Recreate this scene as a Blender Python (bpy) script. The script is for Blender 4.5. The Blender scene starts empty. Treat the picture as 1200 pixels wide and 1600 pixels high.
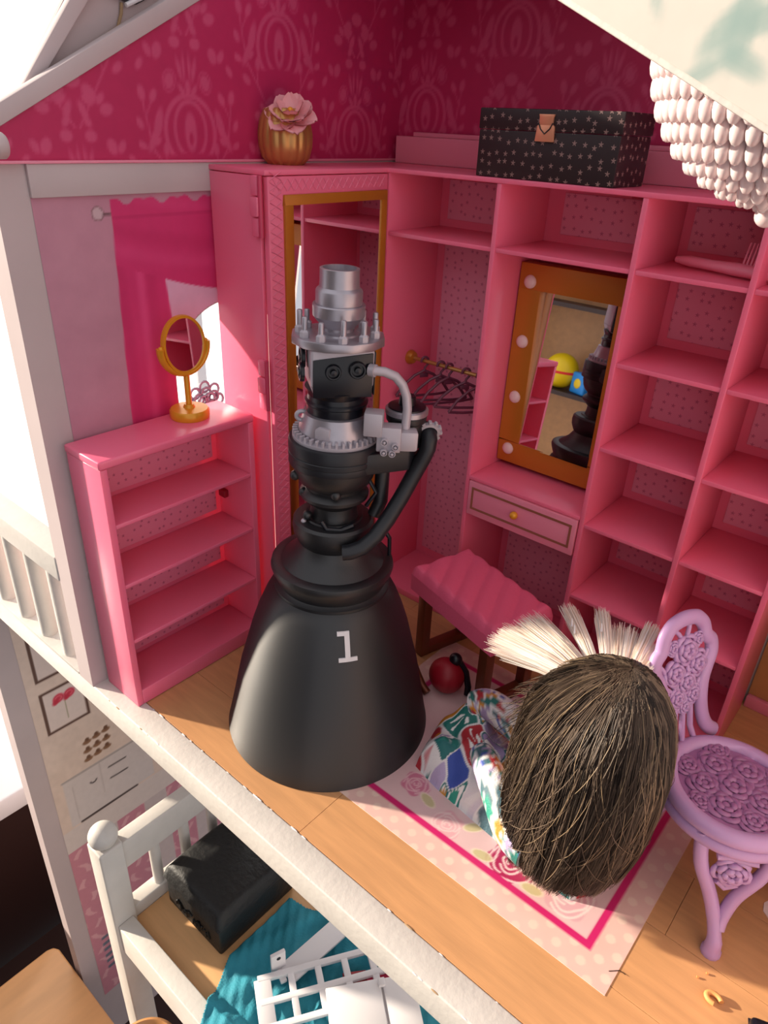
import bpy, bmesh, math, random
import numpy as np
from mathutils import Matrix, Vector
random.seed(7); RNG = np.random.default_rng(11)
PI = math.pi
S = 0.01                                     # everything below is written in centimetres

# ------------------------------------------------------------------ camera
scn = bpy.context.scene
COL = scn.collection
cd = bpy.data.cameras.new('camera'); cam = bpy.data.objects.new('camera', cd); COL.objects.link(cam)
cd.sensor_fit = 'VERTICAL'; cd.sensor_height = 24.0; cd.lens = 24.0*1117.74/1600.0
cd.clip_start = 0.01; cd.clip_end = 50
_r = Vector((0.7575713, 0.6514481, 0.0412451)); _d = Vector((0.3395639, -0.3393395, -0.8772372)); _f = Vector((-0.5574784, 0.6785751, -0.4782821))
mw = Matrix.Identity(4)
for i in range(3):
    mw[i][0] = _r[i]; mw[i][1] = -_d[i]; mw[i][2] = -_f[i]
mw[0][3], mw[1][3], mw[2][3] = 36.2095*S, -17.7735*S, 36.6245*S
cam.matrix_world = mw
scn.camera = cam

# ------------------------------------------------------------------ light
w = bpy.data.worlds.new('world'); scn.world = w; w.use_nodes = True
bg = w.node_tree.nodes['Background']
bg.inputs[0].default_value = (0.97, 0.96, 1.0, 1); bg.inputs[1].default_value = 0.8
sd = bpy.data.lights.new('sun', 'SUN'); sd.energy = 9.0; sd.angle = math.radians(2.0); sd.color = (1.0, 0.87, 0.70)
sun = bpy.data.objects.new('sun', sd); COL.objects.link(sun)
sun.rotation_euler = Vector((1.0, 0.46, -0.34)).to_track_quat('-Z', 'Y').to_euler()
sun.location = (-1.5, -0.6, 1.2)
vs = scn.view_settings
vs.view_transform = 'Standard'; vs.look = 'None'; vs.exposure = 0.0; vs.gamma = 1.0; vs.use_curve_mapping = False

# ------------------------------------------------------------------ helpers
def lin1(v):
    v = v/255.0
    return v/12.92 if v <= 0.04045 else ((v+0.055)/1.055)**2.4
def rgb(r, g, b): return (lin1(r), lin1(g), lin1(b), 1.0)
def nlin(a):
    a = np.asarray(a, float)/255.0
    return np.where(a <= 0.04045, a/12.92, ((a+0.055)/1.055)**2.4)

MATS = {}
def mat(name, col=(0.5, 0.5, 0.5, 1), rough=0.5, metal=0.0, spec=0.5, bump=0.0, bscale=400.0, var=0.0, vscale=60.0,
        attr=False, trans=0.0, sss=0.0, coat=0.0, stretch=None, alpha=None, emis=None):
    m = bpy.data.materials.new(name); m.use_nodes = True; MATS[name] = m
    nt = m.node_tree; b = nt.nodes['Principled BSDF']
    b.inputs['Base Color'].default_value = col
    b.inputs['Roughness'].default_value = rough; b.inputs['Metallic'].default_value = metal
    b.inputs['Specular IOR Level'].default_value = spec
    if trans: b.inputs['Transmission Weight'].default_value = trans
    if sss:
        b.inputs['Subsurface Weight'].default_value = sss
        b.inputs['Subsurface Radius'].default_value = (0.01, 0.004, 0.004); b.inputs['Subsurface Scale'].default_value = 0.6
    if coat: b.inputs['Coat Weight'].default_value = coat; b.inputs['Coat Roughness'].default_value = 0.08
    if emis: b.inputs['Emission Color'].default_value = emis[0]; b.inputs['Emission Strength'].default_value = emis[1]
    tc = nt.nodes.new('ShaderNodeTexCoord'); mp = nt.nodes.new('ShaderNodeMapping')
    nt.links.new(tc.outputs['Object'], mp.inputs['Vector'])
    if stretch: mp.inputs['Scale'].default_value = stretch
    src = None
    if attr:
        a = nt.nodes.new('ShaderNodeAttribute'); a.attribute_name = 'Col'; src = a.outputs['Color']
    if var > 0:
        n = nt.nodes.new('ShaderNodeTexNoise'); n.inputs['Scale'].default_value = vscale; n.inputs['Detail'].default_value = 5
        nt.links.new(mp.outputs[0], n.inputs['Vector'])
        hs = nt.nodes.new('ShaderNodeHueSaturation')
        mr = nt.nodes.new('ShaderNodeMapRange'); mr.inputs[1].default_value = 0.3; mr.inputs[2].default_value = 0.7
        mr.inputs[3].default_value = 1-var; mr.inputs[4].default_value = 1+var
        nt.links.new(n.outputs['Fac'], mr.inputs[0]); nt.links.new(mr.outputs[0], hs.inputs['Value'])
        if src: nt.links.new(src, hs.inputs['Color'])
        else: hs.inputs['Color'].default_value = col
        src = hs.outputs['Color']
    if src: nt.links.new(src, b.inputs['Base Color'])
    if bump > 0:
        n2 = nt.nodes.new('ShaderNodeTexNoise'); n2.inputs['Scale'].default_value = bscale; n2.inputs['Detail'].default_value = 3
        nt.links.new(mp.outputs[0], n2.inputs['Vector'])
        bp = nt.nodes.new('ShaderNodeBump'); bp.inputs['Strength'].default_value = bump; bp.inputs['Distance'].default_value = 0.002
        nt.links.new(n2.outputs['Fac'], bp.inputs['Height']); nt.links.new(bp.outputs[0], b.inputs['Normal'])
    return m

def star_mat(name, base, star, scale, rough=0.5, thr=0.20, amount=1.0):
    """small five-pointed printed stars scattered on a flat colour"""
    m = bpy.data.materials.new(name); m.use_nodes = True; nt = m.node_tree; b = nt.nodes['Principled BSDF']
    b.inputs['Roughness'].default_value = rough
    g = nt.nodes.new('ShaderNodeNewGeometry'); sp = nt.nodes.new('ShaderNodeSeparateXYZ'); nt.links.new(g.outputs['Position'], sp.inputs[0])
    def math_(op, a, bb=None):
        n = nt.nodes.new('ShaderNodeMath'); n.operation = op
        for k, v in ((0, a), (1, bb)):
            if v is None: continue
            if isinstance(v, (int, float)): n.inputs[k].default_value = v
            else: nt.links.new(v, n.inputs[k])
        return n.outputs[0]
    u = math_('MULTIPLY', math_('ADD', sp.outputs[0], sp.outputs[1]), scale); v = math_('MULTIPLY', sp.outputs[2], scale)
    cb = nt.nodes.new('ShaderNodeCombineXYZ'); nt.links.new(u, cb.inputs[0]); nt.links.new(v, cb.inputs[1])
    vo = nt.nodes.new('ShaderNodeTexVoronoi'); vo.voronoi_dimensions = '2D'; vo.inputs['Scale'].default_value = 1.0; vo.inputs['Randomness'].default_value = 0.55
    nt.links.new(cb.outputs[0], vo.inputs['Vector'])
    sv = nt.nodes.new('ShaderNodeVectorMath'); sv.operation = 'SUBTRACT'
    nt.links.new(cb.outputs[0], sv.inputs[0]); nt.links.new(vo.outputs['Position'], sv.inputs[1])
    s2 = nt.nodes.new('ShaderNodeSeparateXYZ'); nt.links.new(sv.outputs[0], s2.inputs[0])
    th = math_('ARCTAN2', s2.outputs[0], s2.outputs[1])
    k = math_('ADD', math_('MULTIPLY', math_('COSINE', math_('MULTIPLY', th, 5.0)), -0.42), 1.0)
    q = math_('MULTIPLY', vo.outputs['Distance'], k)
    mask = math_('MULTIPLY', math_('LESS_THAN', q, thr), amount)
    mx = nt.nodes.new('ShaderNodeMix'); mx.data_type = 'RGBA'
    nt.links.new(mask, mx.inputs[0]); mx.inputs[6].default_value = base; mx.inputs[7].default_value = star
    nt.links.new(mx.outputs[2], b.inputs['Base Color'])
    MATS[name] = m
    return m

class M:
    """collects shapes (in cm) for ONE mesh object"""
    def __init__(s): s.v = []; s.f = []; s.c = []
    def add(s, vs, fs, mx=None, col=None):
        o = len(s.v)
        for p in vs:
            if mx is not None: p = mx @ Vector(p)
            s.v.append((p[0], p[1], p[2]))
        s.f += [tuple(i+o for i in f) for f in fs]
        if col is not None: s.c += [col]*len(vs)
        return s
    def box(s, x0, x1, y0, y1, z0, z1, mx=None):
        return s.add([(x0,y0,z0),(x1,y0,z0),(x1,y1,z0),(x0,y1,z0),(x0,y0,z1),(x1,y0,z1),(x1,y1,z1),(x0,y1,z1)],
                     [(0,3,2,1),(4,5,6,7),(0,1,5,4),(1,2,6,5),(2,3,7,6),(3,0,4,7)], mx)
    def prism(s, poly, axis, a, b, mx=None):
        """polygon in the other two axes (in xyz order) extruded from a to b along axis"""
        def P(p, h):
            if axis == 'x': return (h, p[0], p[1])
            if axis == 'y': return (p[0], h, p[1])
            return (p[0], p[1], h)
        n = len(poly)
        return s.add([P(p, a) for p in poly]+[P(p, b) for p in poly],
                     [tuple(range(n))[::-1], tuple(range(n, 2*n))]+[(i, (i+1) % n, n+(i+1) % n, n+i) for i in range(n)], mx)
    def lathe(s, prof, n=48, mx=None, rib=None, cx=0, cy=0, closed=False):
        vs = []; fs = []; k = len(prof)
        for j in range(n):
            a = 2*PI*j/n; q = rib(a) if rib else 1.0
            for r, z in prof: vs.append((cx+r*q*math.cos(a), cy+r*q*math.sin(a), z))
        for j in range(n):
            j2 = (j+1) % n
            for i in range(k-1): fs.append((j*k+i, j2*k+i, j2*k+i+1, j*k+i+1))
            if closed: fs.append((j*k+k-1, j2*k+k-1, j2*k, j*k))
        if not closed:
            if prof[0][0] > 1e-4: fs.append(tuple(j*k for j in range(n))[::-1])
            if prof[-1][0] > 1e-4: fs.append(tuple(j*k+k-1 for j in range(n)))
        return s.add(vs, fs, mx)
    def tube(s, pts, r, n=10, closed=False, mx=None, flat=1.0, up=None, col=None):
        pts = [Vector(p) for p in pts]; k = len(pts)
        rs = r if isinstance(r, (list, tuple)) else [r]*k
        vs = []; fs = []; prev = None
        for i, p in enumerate(pts):
            if closed: t = pts[(i+1) % k]-pts[i-1]
            else: t = pts[min(i+1, k-1)]-pts[max(i-1, 0)]
            t.normalize()
            if prev is None:
                ref = Vector(up) if up else (Vector((0,0,1)) if abs(t.z) < 0.9 else Vector((1,0,0)))
                a = t.cross(ref).normalized()
            else:
                a = (prev-t*prev.dot(t)).normalized()
            prev = a; b = t.cross(a)
            for j in range(n):
                an = 2*PI*j/n
                q = p+a*(rs[i]*math.cos(an))+b*(rs[i]*flat*math.sin(an)); vs.append(tuple(q))
        m = k if closed else k-1
        for i in range(m):
            i2 = (i+1) % k
            for j in range(n): fs.append((i*n+j, i*n+(j+1) % n, i2*n+(j+1) % n, i2*n+j))
        if not closed: fs += [tuple(range(n))[::-1], tuple(range((k-1)*n, k*n))]
        return s.add(vs, fs, mx, col)
    def ball(s, c, r, n=20, m=12, mx=None):
        if not isinstance(r, (list, tuple)): r = (r, r, r)
        vs = [(c[0], c[1], c[2]-r[2])]; fs = []
        for i in range(1, m):
            ph = -PI/2+PI*i/m
            for j in range(n):
                a = 2*PI*j/n
                vs.append((c[0]+r[0]*math.cos(ph)*math.cos(a), c[1]+r[1]*math.cos(ph)*math.sin(a), c[2]+r[2]*math.sin(ph)))
        vs.append((c[0], c[1], c[2]+r[2])); L = len(vs)-1
        for j in range(n): fs.append((0, 1+(j+1) % n, 1+j)); fs.append((L, L-n+j, L-n+(j+1) % n))
        for i in range(m-2):
            for j in range(n):
                a = 1+i*n+j; b = 1+i*n+(j+1) % n; fs.append((a, b, b+n, a+n))
        return s.add(vs, fs, mx)
    def build(s, name, material, parent=None, smooth=None, bevel=0, seg=2, colors=None):
        me = bpy.data.meshes.new(name)
        me.from_pydata([(x*S, y*S, z*S) for x, y, z in s.v], [], s.f)
        if bevel:
            bm = bmesh.new(); bm.from_mesh(me)
            bmesh.ops.remove_doubles(bm, verts=bm.verts, dist=1e-6)
            ed = [e for e in bm.edges if len(e.link_faces) == 2 and e.calc_face_angle(0) > 0.6]
            bmesh.ops.bevel(bm, geom=ed, offset=bevel*S, segments=seg, affect='EDGES', profile=0.5, clamp_overlap=True)
            bm.to_mesh(me); bm.free()
        me.update()
        if smooth is not None or bevel:
            me.shade_smooth(); me.set_sharp_from_angle(angle=math.radians(smooth if smooth else 35))
        if colors is None and s.c: colors = np.array(s.c)
        if colors is not None:
            ca = me.color_attributes.new('Col', 'FLOAT_COLOR', 'POINT')
            arr = np.ones((len(me.vertices), 4), np.float32); arr[:, :3] = colors[:, :3]
            ca.data.foreach_set('color', arr.ravel())
        me.materials.append(MATS[material])
        o = bpy.data.objects.new(name, me); COL.objects.link(o)
        if parent is not None: o.parent = parent
        return o

def tag(o, label=None, cat=None, group=None, kind=None):
    if label: o['label'] = label
    if cat: o['category'] = cat
    if group: o['group'] = group
    if kind: o['kind'] = kind
    return o
def thing(name, label=None, cat=None, loc=(0,0,0), rot=(0,0,0), group=None, kind=None):
    o = bpy.data.objects.new(name, None); COL.objects.link(o); o.empty_display_size = 0.01
    o.location = tuple(v*S for v in loc); o.rotation_euler = rot
    return tag(o, label, cat, group, kind)
def copy_part(o, parent, loc=None, rot=None, scale=None):
    c = o.copy(); COL.objects.link(c); c.parent = parent
    if loc is not None: c.location = tuple(v*S for v in loc)
    if rot is not None: c.rotation_euler = rot
    if scale is not None: c.scale = scale
    return c

def sheet(name, material, P0, U, V, lu, lv, step, fn, parent=None, keep=None):
    """printed sheet: a fine grid whose vertices carry the colours of the print; fn(u,v) -> sRGB 0..255"""
    nu = int(lu/step)+1; nv = int(lv/step)+1
    u = np.linspace(0, lu, nu); v = np.linspace(0, lv, nv)
    UU, VV = np.meshgrid(u, v, indexing='ij')
    P = np.array(P0)[None, None, :]+UU[..., None]*np.array(U)+VV[..., None]*np.array(V)
    colr = nlin(fn(UU, VV)).reshape(-1, 3)
    i, j = np.meshgrid(np.arange(nu-1), np.arange(nv-1), indexing='ij')
    if keep is not None:
        k = keep(UU, VV); kk = k[:-1, :-1] & k[1:, :-1] & k[:-1, 1:] & k[1:, 1:]
        i = i[kk]; j = j[kk]
    i = i.ravel(); j = j.ravel()
    F = np.stack([i*nv+j, (i+1)*nv+j, (i+1)*nv+j+1, i*nv+j+1], 1).astype(np.int32)
    me = bpy.data.meshes.new(name); n = nu*nv
    me.vertices.add(n); me.vertices.foreach_set('co', (P.reshape(-1, 3)*S).astype(np.float32).ravel())
    me.loops.add(F.size); me.loops.foreach_set('vertex_index', F.ravel())
    me.polygons.add(len(F)); me.polygons.foreach_set('loop_start', np.arange(0, F.size, 4, dtype=np.int32))
    me.polygons.foreach_set('loop_total', np.full(len(F), 4, np.int32))
    me.update(calc_edges=True)
    ca = me.color_attributes.new('Col', 'FLOAT_COLOR', 'POINT')
    arr = np.ones((n, 4), np.float32); arr[:, :3] = colr; ca.data.foreach_set('color', arr.ravel())
    me.materials.append(MATS[material])
    o = bpy.data.objects.new(name, me); COL.objects.link(o)
    if parent is not None: o.parent = parent
    return o

# numpy drawing helpers for prints
def sm(d, e=0.05): return np.clip(0.5-d/(2*e), 0, 1)             # soft mask from a signed distance
def mixc(base, col, m): return base*(1-m[..., None])+np.array(col, float)*m[..., None]
def ell(x, y, cx, cy, rx, ry, a=0.0):
    ca, sa = math.cos(a), math.sin(a); dx = x-cx; dy = y-cy
    p = (ca*dx+sa*dy)/rx; q = (-sa*dx+ca*dy)/ry
    return (np.sqrt(p*p+q*q)-1)*min(rx, ry)
def seg_d(x, y, x0, y0, x1, y1):
    dx, dy = x1-x0, y1-y0; t = np.clip(((x-x0)*dx+(y-y0)*dy)/(dx*dx+dy*dy+1e-9), 0, 1)
    return np.hypot(x-x0-t*dx, y-y0-t*dy)
def vnoise(x, y, sc, seed=0):
    r = np.random.default_rng(seed); T = r.random((64, 64)); fx = x*sc; fy = y*sc
    i = np.floor(fx).astype(int); j = np.floor(fy).astype(int); a = fx-i; b = fy-j
    a = a*a*(3-2*a); b = b*b*(3-2*b); i %= 64; j %= 64; i2 = (i+1) % 64; j2 = (j+1) % 64
    return T[i, j]*(1-a)*(1-b)+T[i2, j]*a*(1-b)+T[i, j2]*(1-a)*b+T[i2, j2]*a*b

# ------------------------------------------------------------------ materials
mat('pink', rgb(246, 116, 148), 0.26, spec=0.5, sss=0.25)
mat('pink_pale', rgb(238, 140, 165), 0.3, sss=0.2)
mat('pink_deep', rgb(205, 60, 95), 0.35)
star_mat('star_panel', rgb(236, 156, 184), rgb(200, 112, 142), 150.0, 0.45, 0.13)
star_mat('star_panel_small', rgb(242, 140, 168), rgb(198, 96, 126), 160.0, 0.45, 0.12)
star_mat('star_box', rgb(40, 24, 28), rgb(140, 112, 108), 165.0, 0.5, 0.15)
mat('white_paint', rgb(216, 210, 203), 0.45, var=0.05, vscale=40, bump=0.12, bscale=250)
mat('white_wall', rgb(196, 180, 180), 0.55, var=0.03, vscale=30)
mat('chip', rgb(168, 138, 104), 0.8)
mat('print', attr=True, rough=0.55, var=0.03, vscale=120)
mat('print_gloss', attr=True, rough=0.35, var=0.02, vscale=90)
mat('fabric_print', attr=True, rough=0.6, bump=0.25, bscale=900)
mat('magenta', rgb(165, 28, 78), 0.6)
mat('mirror', (0.86, 0.86, 0.88, 1), 0.015, 1.0)
mat('gold_plastic', rgb(196, 120, 40), 0.32, metal=0.25)
mat('gold', rgb(196, 148, 88), 0.34, metal=0.6)
mat('gold_bright', rgb(232, 160, 40), 0.28, metal=0.2)
mat('bulb', rgb(238, 205, 205), 0.35)
mat('black_matte', rgb(20, 20, 24), 0.46, spec=0.8, bump=0.05, bscale=900)
mb_ = mat('bell_black', rgb(21, 21, 25), 0.56, spec=1.0)
_p = mb_.node_tree.nodes['Principled BSDF']; _p.inputs['Anisotropic'].default_value = 0.75; _p.inputs['Anisotropic Rotation'].default_value = 0.25
_t = mb_.node_tree.nodes.new('ShaderNodeTangent'); _t.direction_type = 'RADIAL'; _t.axis = 'Z'; mb_.node_tree.links.new(_t.outputs[0], _p.inputs['Tangent'])
mat('black_gloss', rgb(16, 17, 26), 0.3)
mat('black_grey', rgb(28, 29, 35), 0.42)
mat('silver', rgb(178, 172, 180), 0.36, metal=0.75, var=0.03, vscale=200)
mat('silver_paint', rgb(186, 178, 186), 0.42, metal=0.25)
mat('bronze', rgb(120, 62, 40), 0.35, metal=0.4)
mat('cushion', rgb(242, 100, 138), 0.6, bump=0.2, bscale=500)
mat('lilac', rgb(192, 154, 202), 0.36, sss=0.25)
mat('lilac_dark', rgb(160, 108, 156), 0.36, sss=0.2)
mat('hair_base', rgb(46, 34, 28), 0.8, spec=0.1)
mat('hair', attr=True, rough=0.5, spec=0.22)
mat('fur', attr=True, rough=0.55, sss=0.0)
mat('skin', rgb(196, 132, 92), 0.45)
mat('red', rgb(160, 16, 36), 0.45)
mat('black_fabric', rgb(20, 20, 21), 0.55, bump=0.5, bscale=160)
mat('teal', rgb(42, 140, 160), 0.75, var=0.12, vscale=45, bump=0.3, bscale=500)
mat('white_plastic', rgb(232, 228, 230), 0.4)
mat('wood', rgb(206, 152, 104), 0.42, var=0.10, vscale=26, stretch=(0.8, 7, 1), bump=0.04, bscale=200)
mat('wood_bed', rgb(226, 174, 120), 0.45, var=0.06, vscale=30, stretch=(0.6, 6, 1))
mat('wood_table', rgb(225, 165, 110), 0.35, var=0.07, vscale=16, stretch=(4, 0.6, 1))
mat('wood_rim', rgb(196, 140, 88), 0.4, var=0.10, vscale=60)
mat('dark_brown', rgb(52, 28, 24), 0.5, var=0.06, vscale=8)
mat('pearl', rgb(236, 216, 216), 0.25, sss=0.25, coat=0.3)
mat('lamp_frame', rgb(236, 214, 214), 0.5)
mat('petal', rgb(246, 166, 172), 0.55, sss=0.2)
mat('hanger', rgb(112, 56, 78), 0.3)
mat('white_line', rgb(244, 226, 222), 0.5)
mat('gold_line', rgb(150, 90, 70), 0.4)
mat('copper', rgb(240, 164, 130), 0.35, metal=0.5)
mat('grey_panel', rgb(190, 172, 172), 0.5)
mat('crumb', rgb(226, 160, 96), 0.6)

# ================================================================== SETTING
# ---- upper floor: planks on a slab, white front edge
fl = thing('floor', 'orange wood plank floor of the upper dollhouse room', kind='structure')
M().box(-6, 42.5, 1.0, 31.5, -1.9, -0.12).build('floor_slab', 'wood', fl)
k = 0; y = 1.0
for row in range(7):
    y1 = min(y+4.32, 31.4); x = -6+[-2, -13, -7, -18, -4, -11, -16][row]
    while x < 42.5:
        a, b = max(x, -6), min(x+23.5, 42.5)
        if b-a > 0.5: M().box(a+0.012, b-0.012, y+0.012, y1-0.012, -0.12, 0.0).build('plank', 'wood', fl, bevel=0.012, seg=1)
        x += 23.5
    y = y1
tr = thing('trim_1', 'worn white front edge of the upper dollhouse floor', kind='structure')
M().box(-27, 42.5, -0.7, 0.99, -2.1, 0.03).build('edge_board', 'white_paint', tr, bevel=0.1, seg=3)
for i in range(46):                                    # chipped paint along the front arris
    x = random.uniform(-3, 30); q = random.uniform(0.05, 0.16)
    fr = random.random() < 0.65
    yy = -0.66 if fr else 0.95
    M().ball((x, yy, 0.0 if fr else 0.02), (q*random.uniform(1, 2.2), q*0.35, q*0.3), 8, 5).build('paint_chip', 'white_plastic' if random.random() < .7 else 'chip', tr, smooth=40)

# ---- left wall with an arched opening to the balcony
ARC = (13.5, 20.8, 4.7)                                # centre y, z, radius
def arch_wall():
    m = M()
    y0, y1, zt = -0.7, 31.5, 34.0
    pts = [(ARC[0]-ARC[2], 0.0)]+[(ARC[0]+ARC[2]*math.cos(PI-PI*i/28), ARC[1]+ARC[2]*math.sin(PI-PI*i/28)) for i in range(29)]+[(ARC[0]+ARC[2], 0.0)]
    for X, flip in ((-4.2, False), (-6.0, True)):
        q = []
        q.append([(y0, 0), (pts[0][0], 0), (pts[0][0], zt), (y0, zt)])
        q.append([(pts[-1][0], 0), (y1, 0), (y1, zt), (pts[-1][0], zt)])
        for a, b in zip(pts[1:-2], pts[2:-1]): q.append([a, b, (b[0], zt), (a[0], zt)])
        for poly in q:
            vs = [(X, p[0], p[1]) for p in poly]
            m.add(vs, [(0,1,2,3) if not flip else (3,2,1,0)])
    for a, b in zip(pts[:-1], pts[1:]):
        m.add([(-4.2, a[0], a[1]), (-4.2, b[0], b[1]), (-6.0, b[0], b[1]), (-6.0, a[0], a[1])], [(0,1,2,3)])
    m.add([(-4.2, y0, 0), (-4.2, y0, zt), (-6.0, y0, zt), (-6.0, y0, 0)], [(0,1,2,3)])
    m.add([(-4.2, y0, zt), (-4.2, y1, zt), (-6.0, y1, zt), (-6.0, y0, zt)][:3]+[(-6.0, y1, zt)], [(0,1,2)])
    m.add([(-4.2, y0, zt), (-4.2, y1, zt), (-6.0, y1, zt), (-6.0, y0, zt)], [(0,1,2,3)])
    return m
wl = tag(arch_wall().build('wall_left', 'white_wall'), 'white left side wall of the room with arched opening and printed curtain', kind='structure')
def curtain_print(u, v):                               # u: y-1.1, v: z
    y = u+1.1; z = v
    n = vnoise(y, z, 0.25, 3)*0.6+vnoise(y, z, 0.8, 4)*0.4
    c = np.stack([184+18*n, 128+18*n, 148+16*n], -1)
    # pale window inside the curtain
    win = sm(np.maximum(8.6-y, z-27.6), 0.03)
    c = mixc(c, (228, 180, 205), win)
    swag = 27.4-0.35*(y-8.8)+0.9*np.clip((y-8.8)/4, 0, 1)**2*0.4
    left = 5.6-(31.5-z)*0.035
    top = 32.05+0.14*np.sin(y*2.6)+0.10*np.sin(y*5.3+1)
    inner = 8.75+0.25*np.sin((z-18)*0.35)
    cur = sm(np.maximum(left-y, z-top), 0.03)*np.clip(sm(y-inner, 0.04)+sm(swag-z, 0.04), 0, 1)
    base = np.empty(u.shape+(3,)); base[:] = (212, 50, 112)
    base = mixc(base, (196, 38, 98), 0.5*np.clip(np.sin((y-5.2)*3.1+0.2*np.sin(z*0.5)), 0, 1)*(z < swag))
    base = mixc(base, (230, 78, 136), 0.7*np.clip(np.sin((y-5.2)*3.1+2.4), 0, 1)**2*(z < swag))
    dr = z+0.32*(y-5.6)-0.02*(y-5.6)**2                 # swag folds
    base = mixc(base, (196, 38, 98), 0.5*np.clip(np.sin(dr*1.9), 0, 1)**3*(z > swag))
    base = mixc(base, (228, 76, 134), 0.4*np.clip(np.sin(dr*1.9+2.2), 0, 1)**3*(z > swag))
    base = mixc(base, (190, 36, 96), sm(np.abs(z-31.15)-0.05, 0.03))
    c = mixc(c, base, cur)
    # rod knob in the print
    c = mixc(c, (206, 178, 184), sm(ell(y, z, 4.75, 31.42, 0.36, 0.36), 0.04))
    c = mixc(c, (150, 110, 118), sm(np.abs(ell(y, z, 4.75, 31.42, 0.36, 0.36))-0.04, 0.03))
    c = mixc(c, (110, 78, 84), sm(np.maximum(np.abs(z-31.38)-0.08, np.maximum(5.05-y, y-5.55)), 0.03))
    return c
def in_wall(u, v):
    y = u+1.1; z = v
    hole = ((np.abs(y-ARC[0]) < ARC[2]+0.02) & (z < ARC[1])) | (np.hypot(y-ARC[0], z-ARC[1]) < ARC[2]+0.02)
    return ~hole
sheet('curtain_print', 'print', (-4.17, 1.1, 0), (0,1,0), (0,0,1), 12.6, 32.4, 0.1, curtain_print, wl, in_wall)
t2 = thing('trim_2', 'white rail and pink ledge along the top of the left wall', kind='structure')
M().box(-4.2, -3.95, 1.1, 31.0, 32.38, 34.0).build('rail', 'white_wall', t2, bevel=0.04)
M().box(-6.0, -3.85, -0.7, 31.0, 34.0, 34.14).build('ledge', 'pink_pale', t2, bevel=0.03)

# ---- damask wallpaper
def damask(u, v, w=7.2, h=9.6, base=(186, 32, 88), mot=(208, 84, 124)):
    col = np.floor(u/w); uu = u-col*w-w/2; vv = (v+np.where(col % 2 == 0, 0, h/2)) % h-h/2
    x = np.abs(uu); yv = vv; m = np.zeros(u.shape)
    def put(d, e=0.06):
        nonlocal m; m = np.maximum(m, sm(d, e))
    put(ell(x, yv, 0, -0.1, 0.42, 1.05)); m *= 1-sm(ell(x, yv, 0, -0.45, 0.16, 0.34), 0.05)
    put(np.maximum(np.abs(ell(x, yv, 0, 0, 1.1, 1.5))-0.10, -(yv+1.2)))
    put(np.maximum(np.abs(ell(x, yv, 0, -0.1, 1.75, 1.9))-0.13, -(yv+1.3)))
    put(ell(x, yv, 2.2, 0.3, 0.26, 0.85, 0.3)); put(ell(x, yv, 2.6, -0.5, 0.22, 0.75, 0.5))
    put(ell(x, yv, 0, 2.15, 0.2, 0.45)); put(ell(x, yv, 0.42, 2.05, 0.15, 0.4, -0.6))
    put(ell(x, yv, 1.25, 2.5, 0.45, 0.6, 0.3)); m *= 1-0.7*sm(np.abs(ell(x, yv, 1.25, 2.5, 0.33, 0.47, 0.3))-0.05, 0.04)
    put(ell(x, yv, 0.5, 3.1, 0.13, 0.6, -0.25)); put(ell(x, yv, 0.2, 3.2, 0.1, 0.6))
    put(seg_d(x, yv, 0.15, -4.8, 1.2, -3.2)-0.05); put(seg_d(x, yv, 1.2, -3.2, 2.7, -0.9)-0.05); put(seg_d(x, yv, 2.7, -0.9, 3.1, 1.4)-0.045); put(seg_d(x, yv, 1.9, -2.1, 1.8, -1.2)-0.035); put(seg_d(x, yv, 2.4, -1.3, 3.2, -0.9)-0.035); put(seg_d(x, yv, 3.0, 0.6, 2.5, 1.5)-0.035)
    for lx, ly, la_, sc_ in ((0.6, -4.5, 0.6, 1), (1.5, -3.4, -0.7, 1), (0.75, -3.5, 0.9, 1.1), (1.8, -1.0, 0.1, 1.1), (2.75, -1.9, -0.8, 1.1), (3.4, -0.8, -1.1, 1), (2.35, -0.6, 0.8, 0.9), (3.4, 0.3, -0.5, 1.0), (2.4, 1.7, 0.5, 1.1), (3.15, 1.8, -0.2, 1.2), (3.1, 3.2, 0.6, 1.0), (2.5, 3.9, -0.5, 1.1)):
        put(ell(x, yv, lx, ly, 0.19*sc_, 0.33*sc_, la_))
    put(ell(x, yv, 0, -2.6, 0.5, 0.38)); put(ell(x, yv, 0.9, -3.2, 0.34, 0.5, 0.6)); put(ell(x, yv, 0.45, -4.0, 0.2, 0.5, 0.4))
    put(ell(x, yv, 1.8, -3.9, 0.4, 0.3, 0.3)); put(ell(x, yv, 1.9, 3.9, 0.3, 0.42, 0.4)); put(ell(x, yv, 0.7, 4.4, 0.35, 0.3))
    c = np.empty(u.shape+(3,)); c[:] = base
    return mixc(c, mot, m*0.75)
GS = 0.525                                            # pitch of the open front slope
gz = lambda y: min(35.45+GS*(y+0.2), 46.0)
wu = tag(M().prism([(-0.7, 34.14), (31.5, 34.14), (31.5, 46.0), (19.9, 46.0), (-0.7, gz(-0.7))], 'x', -6.0, -4.2).build('wall_gable', 'white_wall'), 'left gable wall above the pink ledge covered in dark pink damask paper', kind='structure')
sheet('wallpaper', 'print', (-4.16, -0.7, 34.14), (0,1,0), (0,0,1), 31.7, 11.8, 0.12, lambda u, v: damask(u+5.8, v+3.24), wu,
      lambda u, v: v+34.14 < 35.95+GS*(u-0.5))
wb = tag(M().box(-6, 42.5, 31.0, 32.0, 0, 46).build('wall_back', 'white_wall'), 'back wall of the room covered in dark pink damask paper', kind='structure')
sheet('wallpaper', 'print', (-4.2, 30.97, 34.0), (1,0,0), (0,0,1), 45, 12, 0.13, lambda u, v: damask(u+1.0, v+1.5), wb)
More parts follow.
